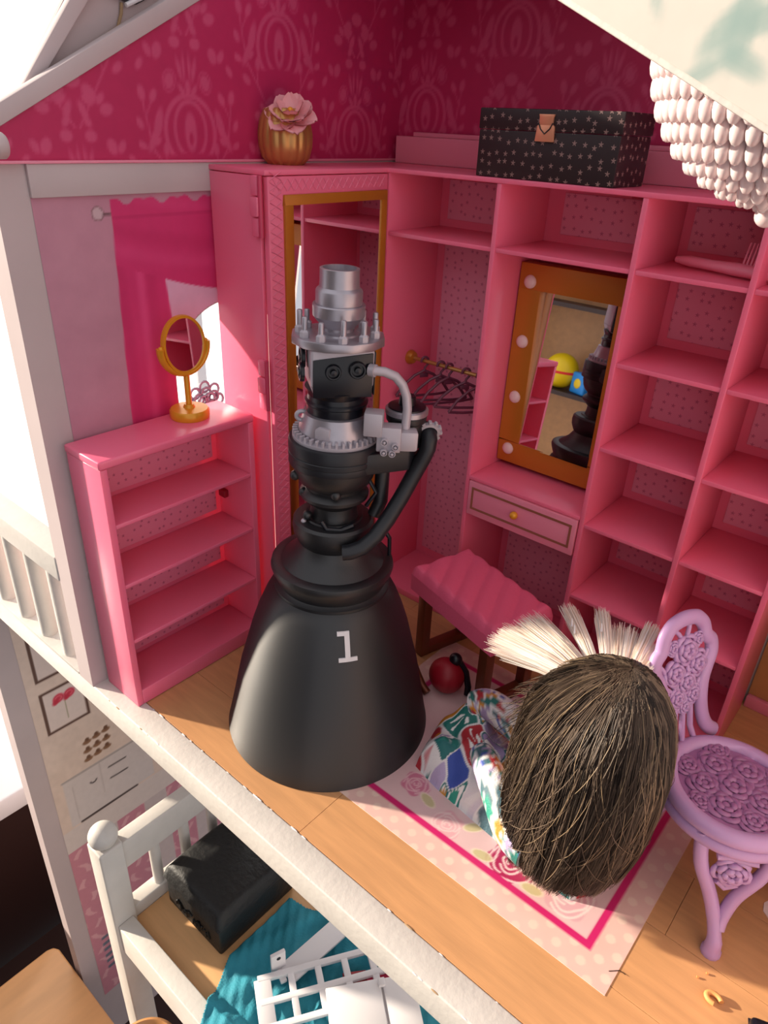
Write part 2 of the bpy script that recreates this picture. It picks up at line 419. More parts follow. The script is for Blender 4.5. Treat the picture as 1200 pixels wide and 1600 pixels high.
tag(M().box(-6, 42.5, 19.5, 32.0, 46.0, 47.0).build('ceiling', 'magenta'), 'dark pink attic ceiling over the back of the room', kind='structure')
t5 = thing('trim_5', 'pinkish white ledge running along the back wall', kind='structure')
M().box(-3.6, 42, 30.0, 31.0, 33.9, 35.75).build('ledge', 'pink_pale', t5, bevel=0.06)
M().box(-2.2, 42, 30.35, 30.75, 35.75, 36.05).build('rail', 'pink_pale', t5, bevel=0.05)
tag(M().box(41.0, 42.5, 0.99, 31.5, 0, 34).build('wall_right', 'white_wall'), 'white right side wall of the room', kind='structure')

M().box(31.7, 41, 30.8, 31.0, 0, 33.8).build('wood_panel', 'wood_rim', wb)
tag(M().box(31.7, 41, 30.35, 30.8, 0.0, 1.0).build('baseboard_back', 'pink_pale', bevel=0.08), 'pale skirting strip along the back wall right of the wardrobe', kind='structure')
pg = M().lathe([(0.42, -0.05), (0.46, 0.0), (0.46, 0.04), (0.38, 0.06), (0.36, 0.02), (0.16, 0.02), (0.12, 0.06), (0, 0.06)], 28, mx=Matrix.Translation((-4.2, 0.75, 9.05)) @ Matrix.Rotation(PI/2, 4, 'Y')).build('screw_cap', 'grey_panel', wl, smooth=40)

# ---- gable boards at the front
g1 = thing('trim_3', 'white barge boards with a recessed panel on the left gable', kind='structure')
M().prism([(-3.2, gz(-3.2)), (19.5, 45.8), (19.5, 46.75), (-3.2, gz(-3.2)+0.95)], 'x', -4.75, -4.0).build('inner_board', 'white_wall', g1, bevel=0.06)
M().prism([(-0.98, 33.7), (0.15, 34.3), (9.9, 45.6), (8.73, 45.6)], 'x', -5.6, -5.0).build('outer_board', 'white_wall', g1, bevel=0.06)
M().prism([(1.5, 36.4), (17, 45), (8, 45)], 'x', -5.9, -5.6).build('recess_panel', 'grey_panel', g1)
M().tube([(-5.5, 3.6, 38.0), (-5.5, 8.2, 40.55), (-5.5, 8.5, 41.2), (-5.5, 8.6, 41.7)], 0.09, 8).build('recess_edge', 'chip', g1, smooth=40)
M().prism([(7.9, 41.9), (9.4, 41.7), (13, 43.4), (13, 45), (7.9, 45)], 'x', -5.55, -5.3).build('window_pane', 'black_grey', g1, bevel=0.05)
M().tube([(-5.25, 8.7, 41.6), (-5.25, 13, 43.5)], 0.12, 8).build('window_edge', 'white_plastic', g1, smooth=40)
g2 = thing('trim_4', 'cream right gable board printed with teal leaves', kind='structure')
rz = lambda x: 39.14-0.479*(x-26.6)
M().prism([(20, rz(20)), (43, rz(43)), (43, rz(43)+9), (20, rz(20)+7)], 'y', -1.25, -0.55).build('board', 'white_paint', g2, bevel=0.05)
def leaf_print(u, v):
    x = 24+u; z = rz(x)+0.15+v
    c = np.empty(u.shape+(3,)); c[:] = (206, 200, 191)
    for cx, cz, a, b, an in ((30.4, 38.4, 0.55, 0.22, 0.9), (30.9, 37.9, 0.5, 0.2, -0.5), (30.75, 38.5, 0.7, 0.28, 1.5), (30.2, 37.75, 0.45, 0.16, 0.5), (31.2, 38.6, 0.6, 0.25, 0.3), (28.9, 39.2, 0.12, 0.45, 0.35)):
        c = mixc(c, (136, 160, 156), 0.7*sm(ell(x, z, cx, cz, a, b, an), 0.08))
    return c
sheet('leaf_print', 'print', (24, -1.27, rz(24)+0.15), (1, 0, -0.479), (0, 0, 1), 18, 7.0, 0.12, leaf_print, g2)
fin = thing('roof_bracket', 'small white round hinge cap at the lower left roof corner', 'hinge cap', (-2.15, -0.9, 34.9))
mxr = Matrix.Rotation(PI/2, 4, 'X')
M().lathe([(0.5, -0.3), (0.58, -0.2), (0.58, 0.2), (0.48, 0.3), (0.0, 0.32)], 28, mx=mxr).build('cap', 'white_wall', fin, smooth=40)
M().lathe([(0.26, 0.2), (0.26, 0.42), (0.0, 0.43)], 16, mx=mxr @ Matrix.Translation((-0.3, 0.15, 0))).build('screw', 'black_gloss', fin, smooth=40)

# ---- balcony on the left
tag(M().box(-27, -6.05, 1.0, 24, -2.1, -0.35).build('balcony_floor', 'white_paint'), 'white balcony floor left of the room', kind='structure')
def railing(name, label, x0, x1, yc, posts):
    t = thing(name, label, 'railing', ((x0+x1)/2, yc, 0))
    h = (x1-x0)/2
    M().box(-h, h, -0.9, 0.9, 8.3, 10.2).build('top_rail', 'white_paint', t, bevel=0.08)
    M().box(-h, h, -0.85, 0.85, 0.03, 0.3).build('bottom_rail', 'white_paint', t, bevel=0.05)
    for x in posts:
        M().lathe([(0.62, 0.3), (0.62, 8.35)], 20).build('baluster', 'white_paint', t, smooth=50).location = ((x-(x0+x1)/2)*S, 0, 0)
    return t
railing('balcony_railing', 'white balcony railing with round balusters beside the left wall', -27, -6.05, 0.12, [-22.4, -18.9, -15.4, -11.95, -8.5])
rl = railing('balcony_railing', 'white far railing at the back of the balcony', -27, -6.05, 22.8, [-22.4, -18.9, -15.4, -11.95, -8.5])
rl.location.z = -0.38*S

# ---- lower storey wall with kitchen print
wlo = tag(M().box(-26.8, -25.0, -0.7, 31.5, -79.9, -2.1).build('wall_lower', 'white_wall'), 'lower left dollhouse wall printed with pictures and kitchen drawers', kind='structure')
def kitchen(u, v):
    y = 1.4+u; z = -70+v
    n = vnoise(y, z, 0.5, 5)*0.5+vnoise(y, z, 1.7, 6)*0.5
    c = np.stack([218+14*n, 196+14*n, 182+14*n], -1)
    def frame(y0, y1, z0, z1, wd, col):
        nonlocal c
        d = np.maximum(np.maximum(y0-y, y-y1), np.maximum(z0-z, z-z1)); c = mixc(c, (226, 208, 200), sm(d)); c = mixc(c, col, sm(np.abs(d)-wd, 0.05))
    frame(2.6, 7.1, -21.9, -16.5, 0.16, (92, 62, 52)); frame(2.6, 7.1, -14.7, -8, 0.16, (92, 62, 52))
    for a, b in ((4.3, -17.9), (5.5, -17.9)):
        c = mixc(c, (206, 52, 78), sm(ell(y, z, a, b, 0.62, 0.55, 0.4), 0.1)); c = mixc(c, (232, 110, 124), sm(np.abs(ell(y, z, a, b, 0.32, 0.28))-0.06, 0.05))
        c = mixc(c, (196, 40, 66), sm(ell(y, z, a-0.35, b-0.35, 0.4, 0.3, 0.8), 0.1))
    c = mixc(c, (170, 160, 130), sm(seg_d(y, z, 4.9, -18.6, 4.9, -21.0)-0.05, 0.04))
    c = mixc(c, (226, 160, 166), 0.6*sm(ell(y, z, 5.4, -13.2, 0.8, 0.4), 0.2))
    for i in range(3):
        for j in range(3):
            cy_ = 6.2+1.15*j-0.1*i; cz_ = -25.6-1.25*i+0.1*j
            c = mixc(c, (138, 100, 74), sm(ell(y, z, cy_, cz_-0.12, 0.52, 0.3), 0.06)); c = mixc(c, (112, 78, 58), sm(ell(y, z, cy_+0.05, cz_+0.2, 0.26, 0.28), 0.06))
    cab = sm(np.maximum(np.maximum(2.6-y, y-13.5), np.maximum(-36.7-z, z+29.4)), 0.05)
    c = mixc(c, (214, 202, 198), cab)
    def line(y0, z0, y1, z1, wd, col):
        nonlocal c
        c = mixc(c, col, sm(seg_d(y, z, y0, z0, y1, z1)-wd, 0.05))
    line(2.6, -29.5, 13.5, -29.6, 0.14, (176, 164, 160)); line(7.0, -29.6, 7.0, -34.5, 0.05, (190, 176, 172)); line(3.6, -30.8, 3.6, -36, 0.05, (190, 176, 172))
    line(3.8, -36.7, 11.0, -36.8, 0.16, (70, 56, 54)); line(8.0, -31.2, 10.2, -31.25, 0.1, (70, 60, 58)); line(8.0, -33.0, 10.2, -33.1, 0.1, (70, 60, 58))
    c = mixc(c, (60, 50, 50), sm(np.maximum(np.abs(ell(y, z, 6.0, -31.6, 0.4, 0.4))-0.09, z+31.7), 0.05))
    c = mixc(c, (220, 206, 200), sm(np.maximum(z+36.95, -40.4-z), 0.06))
    low = sm(z+40.4, 0.06)
    pk = np.empty(u.shape+(3,)); pk[:] = (206, 138, 152)
    pk = mixc(pk, (228, 176, 182), (np.sin(y*3+2*np.sin(z*1.3)) > 0.55)*(np.sin(z*2.3+y) > -0.2)*0.8)
    c = mixc(c, pk, low*sm(np.abs((y % 7)-2.6)-1.9, 0.05)); c = mixc(c, (206, 190, 188), low*sm(1.9-np.abs((y % 7)-2.6), 0.05))
    c = mixc(c, (110, 116, 130), low*sm(np.maximum(np.abs(y-3.2)-0.5, np.abs(z+62)-3.5), 0.1)*(np.sin(z*5) > 0))
    return c
sheet('kitchen_print', 'print', (-24.97, 1.4, -70), (0,1,0), (0,0,1), 22, 64, 0.12, kitchen, wlo)
# ---- the room around the dollhouse
tag(M().box(-46, 200, -200, 250, -84, -80).build('floor', 'dark_brown'), 'dark brown floor of the real room under the dollhouse', kind='structure')
ws = thing('window_1', 'bright white window sill left of the dollhouse', kind='structure')
M().box(-95, -45, -120, 200, -51, -47.5).build('sill', 'white_plastic', ws, bevel=0.4)
M().box(-95, -47, -120, 200, -84, -51).build('sill_front', 'dark_brown', ws)

wn = thing('window_2', 'large daylit window far left behind the dollhouse', kind='structure')
mat('daylight', rgb(255, 250, 238), 0.5, emis=((1.0, 0.965, 0.9, 1), 1.25))
for k_ in range(3): M().box(-96, -95.5, 14+k_*62, 74+k_*62, -47.4, 170).build('window_pane', 'daylight', wn)
for y_ in (12, 75, 137, 199): M().box(-96.5, -94.5, y_-1.2, y_+1.2, -47.4, 170).build('mullion', 'white_plastic', wn, bevel=0.2)
gf = thing('flower_ornament', 'grey lace flower ornament standing on the balcony outside the arch', 'ornament', (-8.0, 13.6, -0.33))
M().lathe([(1.4, 0.0), (1.4, 0.3), (0.2, 0.6), (0.15, 16.2)], 20).build('stand', 'white_plastic', gf, smooth=50)
mat('lace_grey', rgb(150, 140, 160), 0.6)
for lay_, (nn, rr_) in enumerate(((8, 1.25), (6, 0.8), (4, 0.45))):
    for k_ in range(nn):
        a_ = 2*PI*k_/nn+lay_*0.5
        M().tube([(0.15*lay_+0.1, rr_*math.cos(a_)+0.42*math.cos(q), 17.4+rr_*math.sin(a_)+0.42*math.sin(q)) for q in [2*PI*i_/12 for i_ in range(12)]], 0.11, 6, closed=True).build('lace_petal', 'lace_grey', gf, smooth=60)

# ================================================================== WARDROBE
WT = 33.9; YF = 23.6; YB = 30.0
VX = [1.15, 10.18, 19.57, 26.07, 31.45]
SH = [29.7, 24.3, 18.8, 13.1, 7.4]
wd = thing('toy_wardrobe', 'large pink plastic toy wardrobe with shelves, drawer and two mirrors in the corner', 'wardrobe', (0, 0, 0))
for i, x in enumerate(VX):
    M().box(x-0.17, x+0.17, YF, YB, 0.02, WT-0.3).build('side_panel' if i in (0, 4) else 'partition', 'pink', wd, bevel=0.05)
M().prism([(-4.0, 12.45), (1.25, 12.45), (1.3, YF-0.05), (31.65, YF-0.05), (31.65, YB), (-4.0, YB)], 'z', WT-0.3, WT).build('top_board', 'pink', wd, bevel=0.05)
M().box(1.0, 31.6, YB-0.2, YB, 0.02, WT-0.3).build('back_board', 'pink', wd)
M().box(1.3, 31.3, YF+0.1, YB-0.2, 0.02, 0.6).build('base_board', 'pink', wd, bevel=0.04)
def shelf(x0, x1, z, y0=YF+0.08): return M().box(x0+0.17, x1-0.17, y0, YB-0.2, z-0.14, z+0.14).build('shelf', 'pink', wd, bevel=0.04)
def backp(x0, x1, z0, z1, y=YB-0.2):
    b = M().box(x0, x1, y-0.10, y, z0, z1).build('back_panel', 'star_panel', wd, bevel=0.03)
    return b
shelf(VX[0], VX[1], SH[0]); shelf(VX[1], VX[2], SH[0])
for c in (2, 3):
    for z in SH: shelf(VX[c], VX[c+1], z)
zs = [WT-0.3]+SH+[0.6]
for c in (2, 3):
    for a, b in zip(zs[:-1], zs[1:]): backp(VX[c]+0.75, VX[c+1]-0.6, b+0.75, a-0.65)
backp(VX[0]+0.9, VX[1]-0.8, SH[0]+0.7, WT-0.8); backp(VX[1]+1.4, VX[2]-1.0, SH[0]+0.7, WT-0.9)
backp(VX[0]+0.9, VX[1]-0.6, 1.4, SH[0]-0.6); backp(VX[1]+0.8, VX[2]-0.8, 1.2, 10.2)
for x0, z0 in ((VX[1]+6.0, WT-0.6), (VX[3]-1.2, 17.2), (VX[2]+1.0, 20.3)):     # moulded marks on the back
    M().box(x0, x0+1.6 if z0 > 30 else x0+0.25, YB-0.26, YB-0.19, z0-0.25, z0).build('moulded_tab', 'pink_deep', wd)
# dressing table: desk, drawer, lit mirror
M().box(VX[1]+0.17, VX[2]-0.17, YF-0.05, YB-0.2, 13.45, 13.75).build('desk_top', 'pink', wd, bevel=0.05)
M().box(VX[1]+0.17, VX[2]-0.17, YF+0.5, YB-0.2, 10.6, 10.8).build('drawer_base', 'pink', wd)
dr = M().box(VX[1]+0.25, VX[2]-0.25, YF-0.12, YF+0.6, 10.62, 13.4).build('drawer', 'pink_pale', wd, bevel=0.06)
def rect_frame(x0, x1, z0, z1, wdt, y0, y1):
    return M().box(x0, x1, y0, y1, z1-wdt, z1).box(x0, x1, y0, y1, z0, z0+wdt).box(x0, x0+wdt, y0, y1, z0+wdt, z1-wdt).box(x1-wdt, x1, y0, y1, z0+wdt, z1-wdt)
rect_frame(10.75, 19.0, 11.15, 12.95, 0.16, YF-0.16, YF-0.1).build('gold_outline', 'gold_line', dr)
M().ball((14.6, YF-0.35, 12.1), 0.3, 16, 10).build('knob', 'gold_bright', dr, smooth=60)
mf = rect_frame(-4.5, 4.5, 0, 14.6, 1.7, -0.25, 0.75).build('mirror_frame', 'gold_plastic', wd, bevel=0.05)
mf.location = (14.95*S, 27.3*S, 14.1*S); mf.rotation_euler = (0, 0, 0)
mg = M().box(-2.86, 2.86, -0.05, 0.05, -5.72, 5.72).build('mirror_glass', 'mirror', mf)
mg.location = (0, 0.28*S, 7.3*S); mg.rotation_euler = (math.radians(-5.0), 0, math.radians(-1.0))
for sx in (-3.65, 3.65):
    for zz in (1.1, 5.2, 9.3, 13.4):
        M().ball((sx, -0.25, zz), (0.46, 0.28, 0.46), 16, 10).build('bulb', 'bulb', mf, smooth=60)
# door with the tall mirror, its side panel and hinges
dm = M().box(0.85, 1.3, 12.6, YF-0.15, 0.3, WT-0.35).build('door', 'pink', wd, bevel=0.06)
mb = M()                                               # quilted lattice ridges on the door border
for i in range(60):
    z = 0.9+i*0.55
    for ya, yb in ((12.75, 13.65),):
        mb.tube([(1.3, ya, z), (1.3, yb, z+0.45)], 0.035, 4); mb.tube([(1.3, ya, z+0.45), (1.3, yb, z)], 0.035, 4)
for i in range(17):
    y0 = 13.0+i*0.6
    mb.tube([(1.3, y0, 32.75), (1.3, y0+0.5, 33.4)], 0.035, 4); mb.tube([(1.3, y0+0.5, 32.75), (1.3, y0, 33.4)], 0.035, 4)
mb.build('quilted_border', 'pink', dm, smooth=40)
fr = M()
for a in ((13.78, 23.3, 31.95, 32.55), (13.78, 23.3, 1.5, 2.1), (13.78, 14.5, 2.1, 31.95), (22.72, 23.3, 2.1, 31.95)): fr.box(1.3, 1.48, *a)
fr.build('gold_frame', 'gold_plastic', dm, bevel=0.04)
M().box(1.3, 1.38, 14.45, 22.75, 2.05, 32.0).build('tall_mirror', 'mirror', dm)
M().box(-3.95, 0.7, 12.45, 12.75, 0.02, WT-0.35).build('closet_side', 'pink', wd, bevel=0.04)
for zc in (31.9, 20.9):
    for q, dzv in enumerate((-1.15, 0.0, 1.15)):
        h = M().box(0.3, 1.0, 11.98 if q == 1 else 12.1, 12.5, zc+dzv-0.55, zc+dzv+0.55).build('hinge', 'pink', wd, bevel=0.1)
    M().lathe([(0.16, zc-1.7), (0.16, zc+1.7)], 12, cx=1.02, cy=12.25).build('hinge_pin', 'pink_deep', wd, smooth=50)
M().tube([(1.3, 27.0, 20.1), (10.0, 27.0, 20.1)], 0.16, 12).build('hanger_rod', 'gold', wd, smooth=50)
M().lathe([(0.55, 0), (0.6, 0.2), (0.45, 0.5), (0.2, 0.55)], 16, mx=Matrix.Translation((1.3, 27.0, 20.1)) @ Matrix.Rotation(PI/2, 4, 'Y')).build('rod_socket', 'gold_plastic', wd, smooth=50)

# ---- clothes hangers
def hanger():
    t = thing('clothes_hanger', None, 'hanger', (0, 0, 0))
    hk = [(0, 0.02+0.3*math.sin(a)-0.02, 0.16+0.3*math.cos(a)) for a in [math.radians(d) for d in range(-120, 91, 15)]]
    hk = [(0, -0.3*math.cos(math.radians(d)), 0.0+0.3*math.sin(math.radians(d))) for d in range(-20, 181, 20)]+[(0, 0.3, -0.25), (0, 0.05, -0.55), (0, 0, -0.85)]
    M().tube(hk, 0.1, 8).build('hook', 'hanger', t, smooth=50)
    sh = M()
    sh.tube([(0, 0, -0.8), (0, 0.8, -1.15), (0, 1.7, -1.9), (0, 2.3, -2.75)], 0.12, 8).tube([(0, 0, -0.8), (0, -0.8, -1.15), (0, -1.7, -1.9), (0, -2.3, -2.75)], 0.12, 8)
    sh.build('shoulder', 'hanger', t, smooth=50)
    M().tube([(0, -2.3, -2.75), (0, -1.2, -2.85), (0, 1.2, -2.85), (0, 2.3, -2.75)], 0.11, 8).build('cross_bar', 'hanger', t, smooth=50)
    M().box(-0.05, 0.05, -0.35, 0.35, -1.35, -1.0).build('web', 'hanger', t, bevel=0.03)
    return t
hg0 = hanger()
HL = ['translucent plum doll hanger nearest the gold rod socket, leftmost of the hangers', 'plum doll hanger second from the gold rod socket', 'plum doll hanger in the middle of the rod', 'plum doll hanger second from the partition', 'plum doll hanger closest to the partition, rightmost of the hangers']
for i, (x, a) in enumerate(((2.9, 50), (4.5, 58), (5.3, 48), (6.9, 62), (8.2, 55))):
    if i == 0: h = hg0
    else:
        h = hg0.copy(); COL.objects.link(h)
        for ch in [c for c in bpy.data.objects if c.parent == hg0]: copy_part(ch, h)
    h.location = (x*S, 27.0*S, 20.12*S); h.rotation_euler = (0, 0, math.radians(-a+20))
    tag(h, HL[i], 'hanger', 'hangers on the wardrobe rod')

# ---- bookshelf wing
bk = thing('toy_shelf_unit', 'low pink plastic shelf unit with four open shelves against the left wall', 'shelf unit', (-1.9, 5.9, 0))
def L(x, y): return (x+1.9, y-5.9)
def bbox(x0, x1, y0, y1, z0, z1, name, m='pink', bev=0.05):
    return M().box(x0+1.9, x1+1.9, y0-5.9, y1-5.9, z0, z1).build(name, m, bk, bevel=bev, seg=3)
bbox(-3.85, 0.0, 0.35, 0.8, 0.05, 18.25, 'side_panel'); bbox(-3.85, 0.0, 11.3, 11.75, 0.05, 18.25, 'side_panel')
bbox(-3.9, 0.05, 0.28, 11.8, 18.25, 18.8, 'top_board', bev=0.14)
bbox(-3.9, -3.7, 0.8, 11.3, 0.05, 18.25, 'back_board')
for z in (14.3, 9.9, 5.5): bbox(-3.7, -0.02, 0.8, 11.3, z-0.14, z+0.14, 'shelf')
bbox(-3.7, 0.0, 0.8, 11.3, 0.05, 1.3, 'base_board')
for z0, z1 in ((14.75, 17.9), (10.4, 13.8), (6.0, 9.4), (1.7, 5.0)):
    bbox(-3.7, -3.62, 1.3, 10.8, z0, z1, 'back_panel', 'star_panel_small', 0.02)
bbox(-3.4, -2.7, 10.9, 11.3, 11.6, 12.2, 'peg', 'red', 0.08)

# ---- gold make-up mirror on the shelf unit
mm = thing('table_mirror', 'round gold vanity mirror on a stand on top of the shelf unit', 'mirror', (-2.5, 8.45, 18.8), (0, 0, math.radians(90)))
M().lathe([(1.25, 0.0), (1.3, 0.12), (1.3, 0.5), (1.2, 0.62), (0.4, 0.68), (0.3, 0.9), (0.0, 0.9)], 40).build('base', 'gold_bright', mm, smooth=40)
M().tube([(0, 0, 0.6), (0, 0, 3.1)], 0.2, 16).build('stem', 'gold_bright', mm, smooth=50)
yk = M(); yk.tube([(1.75*math.cos(a), 0, 4.75+1.75*math.sin(a)) for a in [PI+PI*i/24-0.06+0.12*i/24 for i in range(25)]], 0.2, 10, flat=1.7, up=(0, 1, 0))
yk.build('yoke', 'gold_bright', mm, smooth=50)
tl = Matrix.Translation((0, 0, 4.85)) @ Matrix.Rotation(math.radians(-3), 4, 'X') @ Matrix.Rotation(PI/2, 4, 'X') @ Matrix.Scale(1.18, 4, (0, 1, 0))
rm = M().lathe([(1.42, -0.2), (1.56, -0.2), (1.6, 0), (1.56, 0.2), (1.42, 0.2)], 44, mx=tl, closed=True).build('rim', 'gold_bright', mm, smooth=40)
M().lathe([(1.45, -0.12), (1.45, 0.12)], 44, mx=tl).build('mirror_glass', 'mirror', mm, smooth=30)
for sx in (-1, 1): M().ball((sx*1.68, 0, 4.85), 0.17, 12, 8).build('pivot', 'gold_bright', mm, smooth=60)

# ---- vase and flower
va = thing('vase', 'ribbed gold round vase on the wardrobe top', 'vase', (-3.0, 18.0, WT))
rib = lambda a: 1+0.05*abs(math.cos(8*a))
M().lathe([(0.0, 0.02), (1.15, 0.0), (1.5, 0.4), (1.68, 1.1), (1.7, 1.8), (1.55, 2.6), (1.3, 3.15), (1.15, 3.25), (1.05, 3.1), (1.0, 1.5), (0.0, 1.4)], 128, rib=rib).build('vase_body', 'gold', va, smooth=50)
fw = thing('flower', 'pale pink artificial blossom in the gold vase', 'flower', (-2.0, 17.6, WT+2.0))
def petal(w_, l_, cup):
    m = M(); n = 9; vs = []; fs = []
    for side in (0, 0.06):
        for i in range(n):
            t = i/(n-1)
            for j in range(7):
                s_ = (j-3)/3.0; wid = w_*math.sin(PI*min(0.97, 0.12+0.8*t))**0.7*(1-0.12*(t > 0.9))
                vs.append((s_*wid, l_*t*(1-0.08*abs(s_)*t), cup*t*t+0.18*s_*s_*wid-side+0.05*math.sin(6*s_+4*t)))
    k = n*7
    for i in range(n-1):
        for j in range(6):
            a = i*7+j; fs += [(a, a+1, a+8, a+7), (k+a, k+a+7, k+a+8, k+a+1)]
    m.add(vs, fs); return m
tilt = Matrix.Rotation(math.radians(38), 4, Vector((0.76, 0.65, 0)))
for ly, (nn, w_, l_, cup, tz) in enumerate(((6, 0.85, 1.75, 0.15, 0.75), (6, 0.7, 1.35, 0.5, 0.9), (4, 0.5, 0.85, 0.7, 1.05))):
    p0 = petal(w_, l_, cup)
    for i in range(nn):
        o = M().add(p0.v, p0.f, Matrix.Translation((0, 0, tz)) @ tilt @ Matrix.Rotation(2*PI*i/nn+0.4*ly, 4, 'Z')).build('petal', 'petal', fw, smooth=60)
M().tube([(0, 0, -1.2), (0, 0, 0.2), (0, 0, 0.8)], 0.1, 8).build('stem', 'hanger', fw, smooth=50)
M().ball(tuple(tilt @ Vector((0, 0, 0.35))+Vector((0, 0, 0.85))), 0.2, 10, 8).build('flower_centre', 'gold_bright', fw, smooth=60)

# ---- star box with clasp
bx = thing('gift_box', 'black hinged box with silver star print and copper clasp on the wardrobe top', 'box', (12.95, 25.6, WT), (0, 0, math.radians(-1)))
M().box(-4.65, 4.65, -1.95, 1.95, 0.02, 2.6).build('box_body', 'star_box', bx, bevel=0.06)
M().box(-4.7, 4.7, -2.0, 2.0, 2.62, 3.75).build('lid', 'star_box', bx, bevel=0.08)
cl = M().prism([(-0.62, 2.1), (0.62, 2.1), (0.56, 2.9), (0.42, 3.0), (-0.42, 3.0), (-0.56, 2.9)], 'y', -2.12, -1.98).build('clasp', 'copper', bx, bevel=0.03)
M().prism([(-0.42, 2.95), (0.42, 2.95), (0.45, 3.35), (0.5, 3.5), (-0.5, 3.5), (-0.45, 3.35)], 'y', -2.14, -1.98).build('clasp_top', 'copper', bx, bevel=0.03)
M().tube([(-0.46, -2.13, 3.05), (-0.3, -2.15, 2.75), (0, -2.15, 2.5), (0.3, -2.15, 2.75), (0.46, -2.13, 3.05)], 0.035, 6).build('clasp_seam', 'black_gloss', bx, smooth=50)

# ---- comb on the shelf
cb = thing('comb', 'pink plastic doll comb lying on the top right shelf', 'comb', (23.4, 26.5, SH[0]+0.16), (0, 0, math.radians(-18)))
M().tube([(-2.9, 0, 0.35), (-2.0, 0.05, 0.38), (-0.5, 0.0, 0.4), (1.0, 0.05, 0.42), (3.2, 0.1, 0.42)], [0.22, 0.36, 0.34, 0.42, 0.38], 12, flat=0.85).build('handle', 'pink_pale', cb, smooth=60)
for i in range(9): M().tube([(1.3+i*0.22, 0.1, 0.6), (1.3+i*0.22, 0.35, 1.85)], [0.07, 0.035], 6).build('tooth', 'pink_pale', cb, smooth=50)

# ================================================================== ROCKET ENGINE MODEL
en = thing('rocket_engine_model', 'tall black and silver rocket engine model with the number 1 on its bell', 'model', (9.97, 9.07, 0.0))
RV = Vector((0.7582, 0.652, 0)); TV = Vector((0.652, -0.7582, 0))       # image right and towards the viewer, on the floor
en.rotation_mode = 'QUATERNION'
from mathutils import Quaternion
en.rotation_quaternion = Quaternion(TV, math.radians(-0.85))
if (en.rotation_quaternion @ Vector((0, 0, 1))).dot(RV) < 0: en.rotation_quaternion = Quaternion(TV, math.radians(0.85))
def E_(r, t, z): p = RV*r+TV*t; return (p.x, p.y, z)
bell = [(6.84, 0.0), (6.86, 0.12), (6.68, 0.9), (6.52, 1.7), (6.12, 3.7), (5.88, 4.9), (5.5, 6.3), (5.05, 8.0), (4.65, 9.2), (4.2, 10.3), (3.85, 10.95), (3.5, 11.2)]
inner = [(r-0.18, z) for r, z in bell[::-1]]
bl = M().lathe(bell+inner, 128, closed=True).build('bell_nozzle', 'bell_black', en, smooth=30)
M().lathe([(3.45, 11.1), (3.58, 11.15), (3.58, 11.35), (3.4, 11.42), (3.3, 11.5), (3.42, 11.75), (3.7, 12.35), (3.78, 12.65), (3.72, 12.88), (3.5, 12.98), (3.15, 12.98), (2.4, 13.6), (2.05, 14.15), (1.95, 14.5)], 96).build('nozzle_collar', 'black_matte', en, smooth=30)
M().lathe([(1.95, 14.2), (2.1, 14.35), (2.38, 14.9), (2.45, 15.35), (2.4, 15.75), (2.25, 15.9), (1.75, 15.95), (1.7, 16.05)], 72).build('throat_ring', 'black_matte', en, smooth=30)
M().lathe([(1.5, 15.9), (1.38, 16.4), (1.38, 16.85), (1.75, 17.15), (2.0, 17.4), (2.02, 17.6), (1.85, 17.8), (1.68, 17.9), (1.72, 18.1), (2.05, 18.35), (2.25, 18.7), (2.4, 19.2), (2.4, 19.55)], 72).build('combustion_chamber', 'black_matte', en, smooth=30)
M().lathe([(2.4, 19.45), (2.62, 19.5), (2.66, 19.6), (2.62, 19.9), (2.66, 19.95), (2.66, 20.2), (2.62, 20.25), (2.66, 20.3), (2.66, 20.9), (2.6, 21.02), (2.2, 21.05)], 80).build('manifold_ring', 'black_grey', en, smooth=30)
gr = M().lathe([(2.42, 21.0), (2.44, 21.05), (2.44, 21.22), (2.2, 21.26), (2.05, 21.3)], 80).build('bolt_flange', 'silver_paint', en, smooth=30)
th0 = M().box(2.12, 2.42, -0.075, 0.075, 21.2, 21.52).build('flange_tooth', 'silver_paint', gr, bevel=0.02, seg=1)
for i in range(1, 40): copy_part(th0, gr, rot=(0, 0, 2*PI*i/40))
M().lathe([(2.12, 21.26), (2.08, 21.6), (1.9, 22.2), (1.82, 22.5), (1.62, 22.55)], 72).build('cone_collar', 'silver', en, smooth=30)
M().lathe([(1.62, 22.4), (1.66, 22.75), (1.66, 23.0), (1.74, 23.08), (1.74, 23.2), (1.62, 23.3), (1.6, 23.55), (1.72, 23.8), (1.75, 23.95)], 72).build('neck', 'black_gloss', en, smooth=30)
# cover plate and lug on the cone collar
az = lambda r, t: math.atan2(E_(r, t, 0)[1], E_(r, t, 0)[0])
for a0, nm in ((az(-0.6, 1.9), 'hex_plate'),):
    M().prism([(-0.42, -0.28), (-0.2, -0.36), (0.42, -0.36), (0.42, 0.3), (-0.2, 0.36), (-0.42, 0.2)], 'x', 1.86, 2.1, mx=Matrix.Rotation(a0, 4, 'Z') @ Matrix.Translation((0, 0, 21.85))).build(nm, 'silver_paint', en, bevel=0.05)
M().tube([(1.9+0.3*math.cos(q), 0, 22.25+0.26*math.sin(q)) for q in [2*PI*i/20 for i in range(20)]], 0.12, 10, closed=True, mx=Matrix.Rotation(az(-2.1, 0.4), 4, 'Z')).build('lug', 'silver_paint', en, smooth=50)
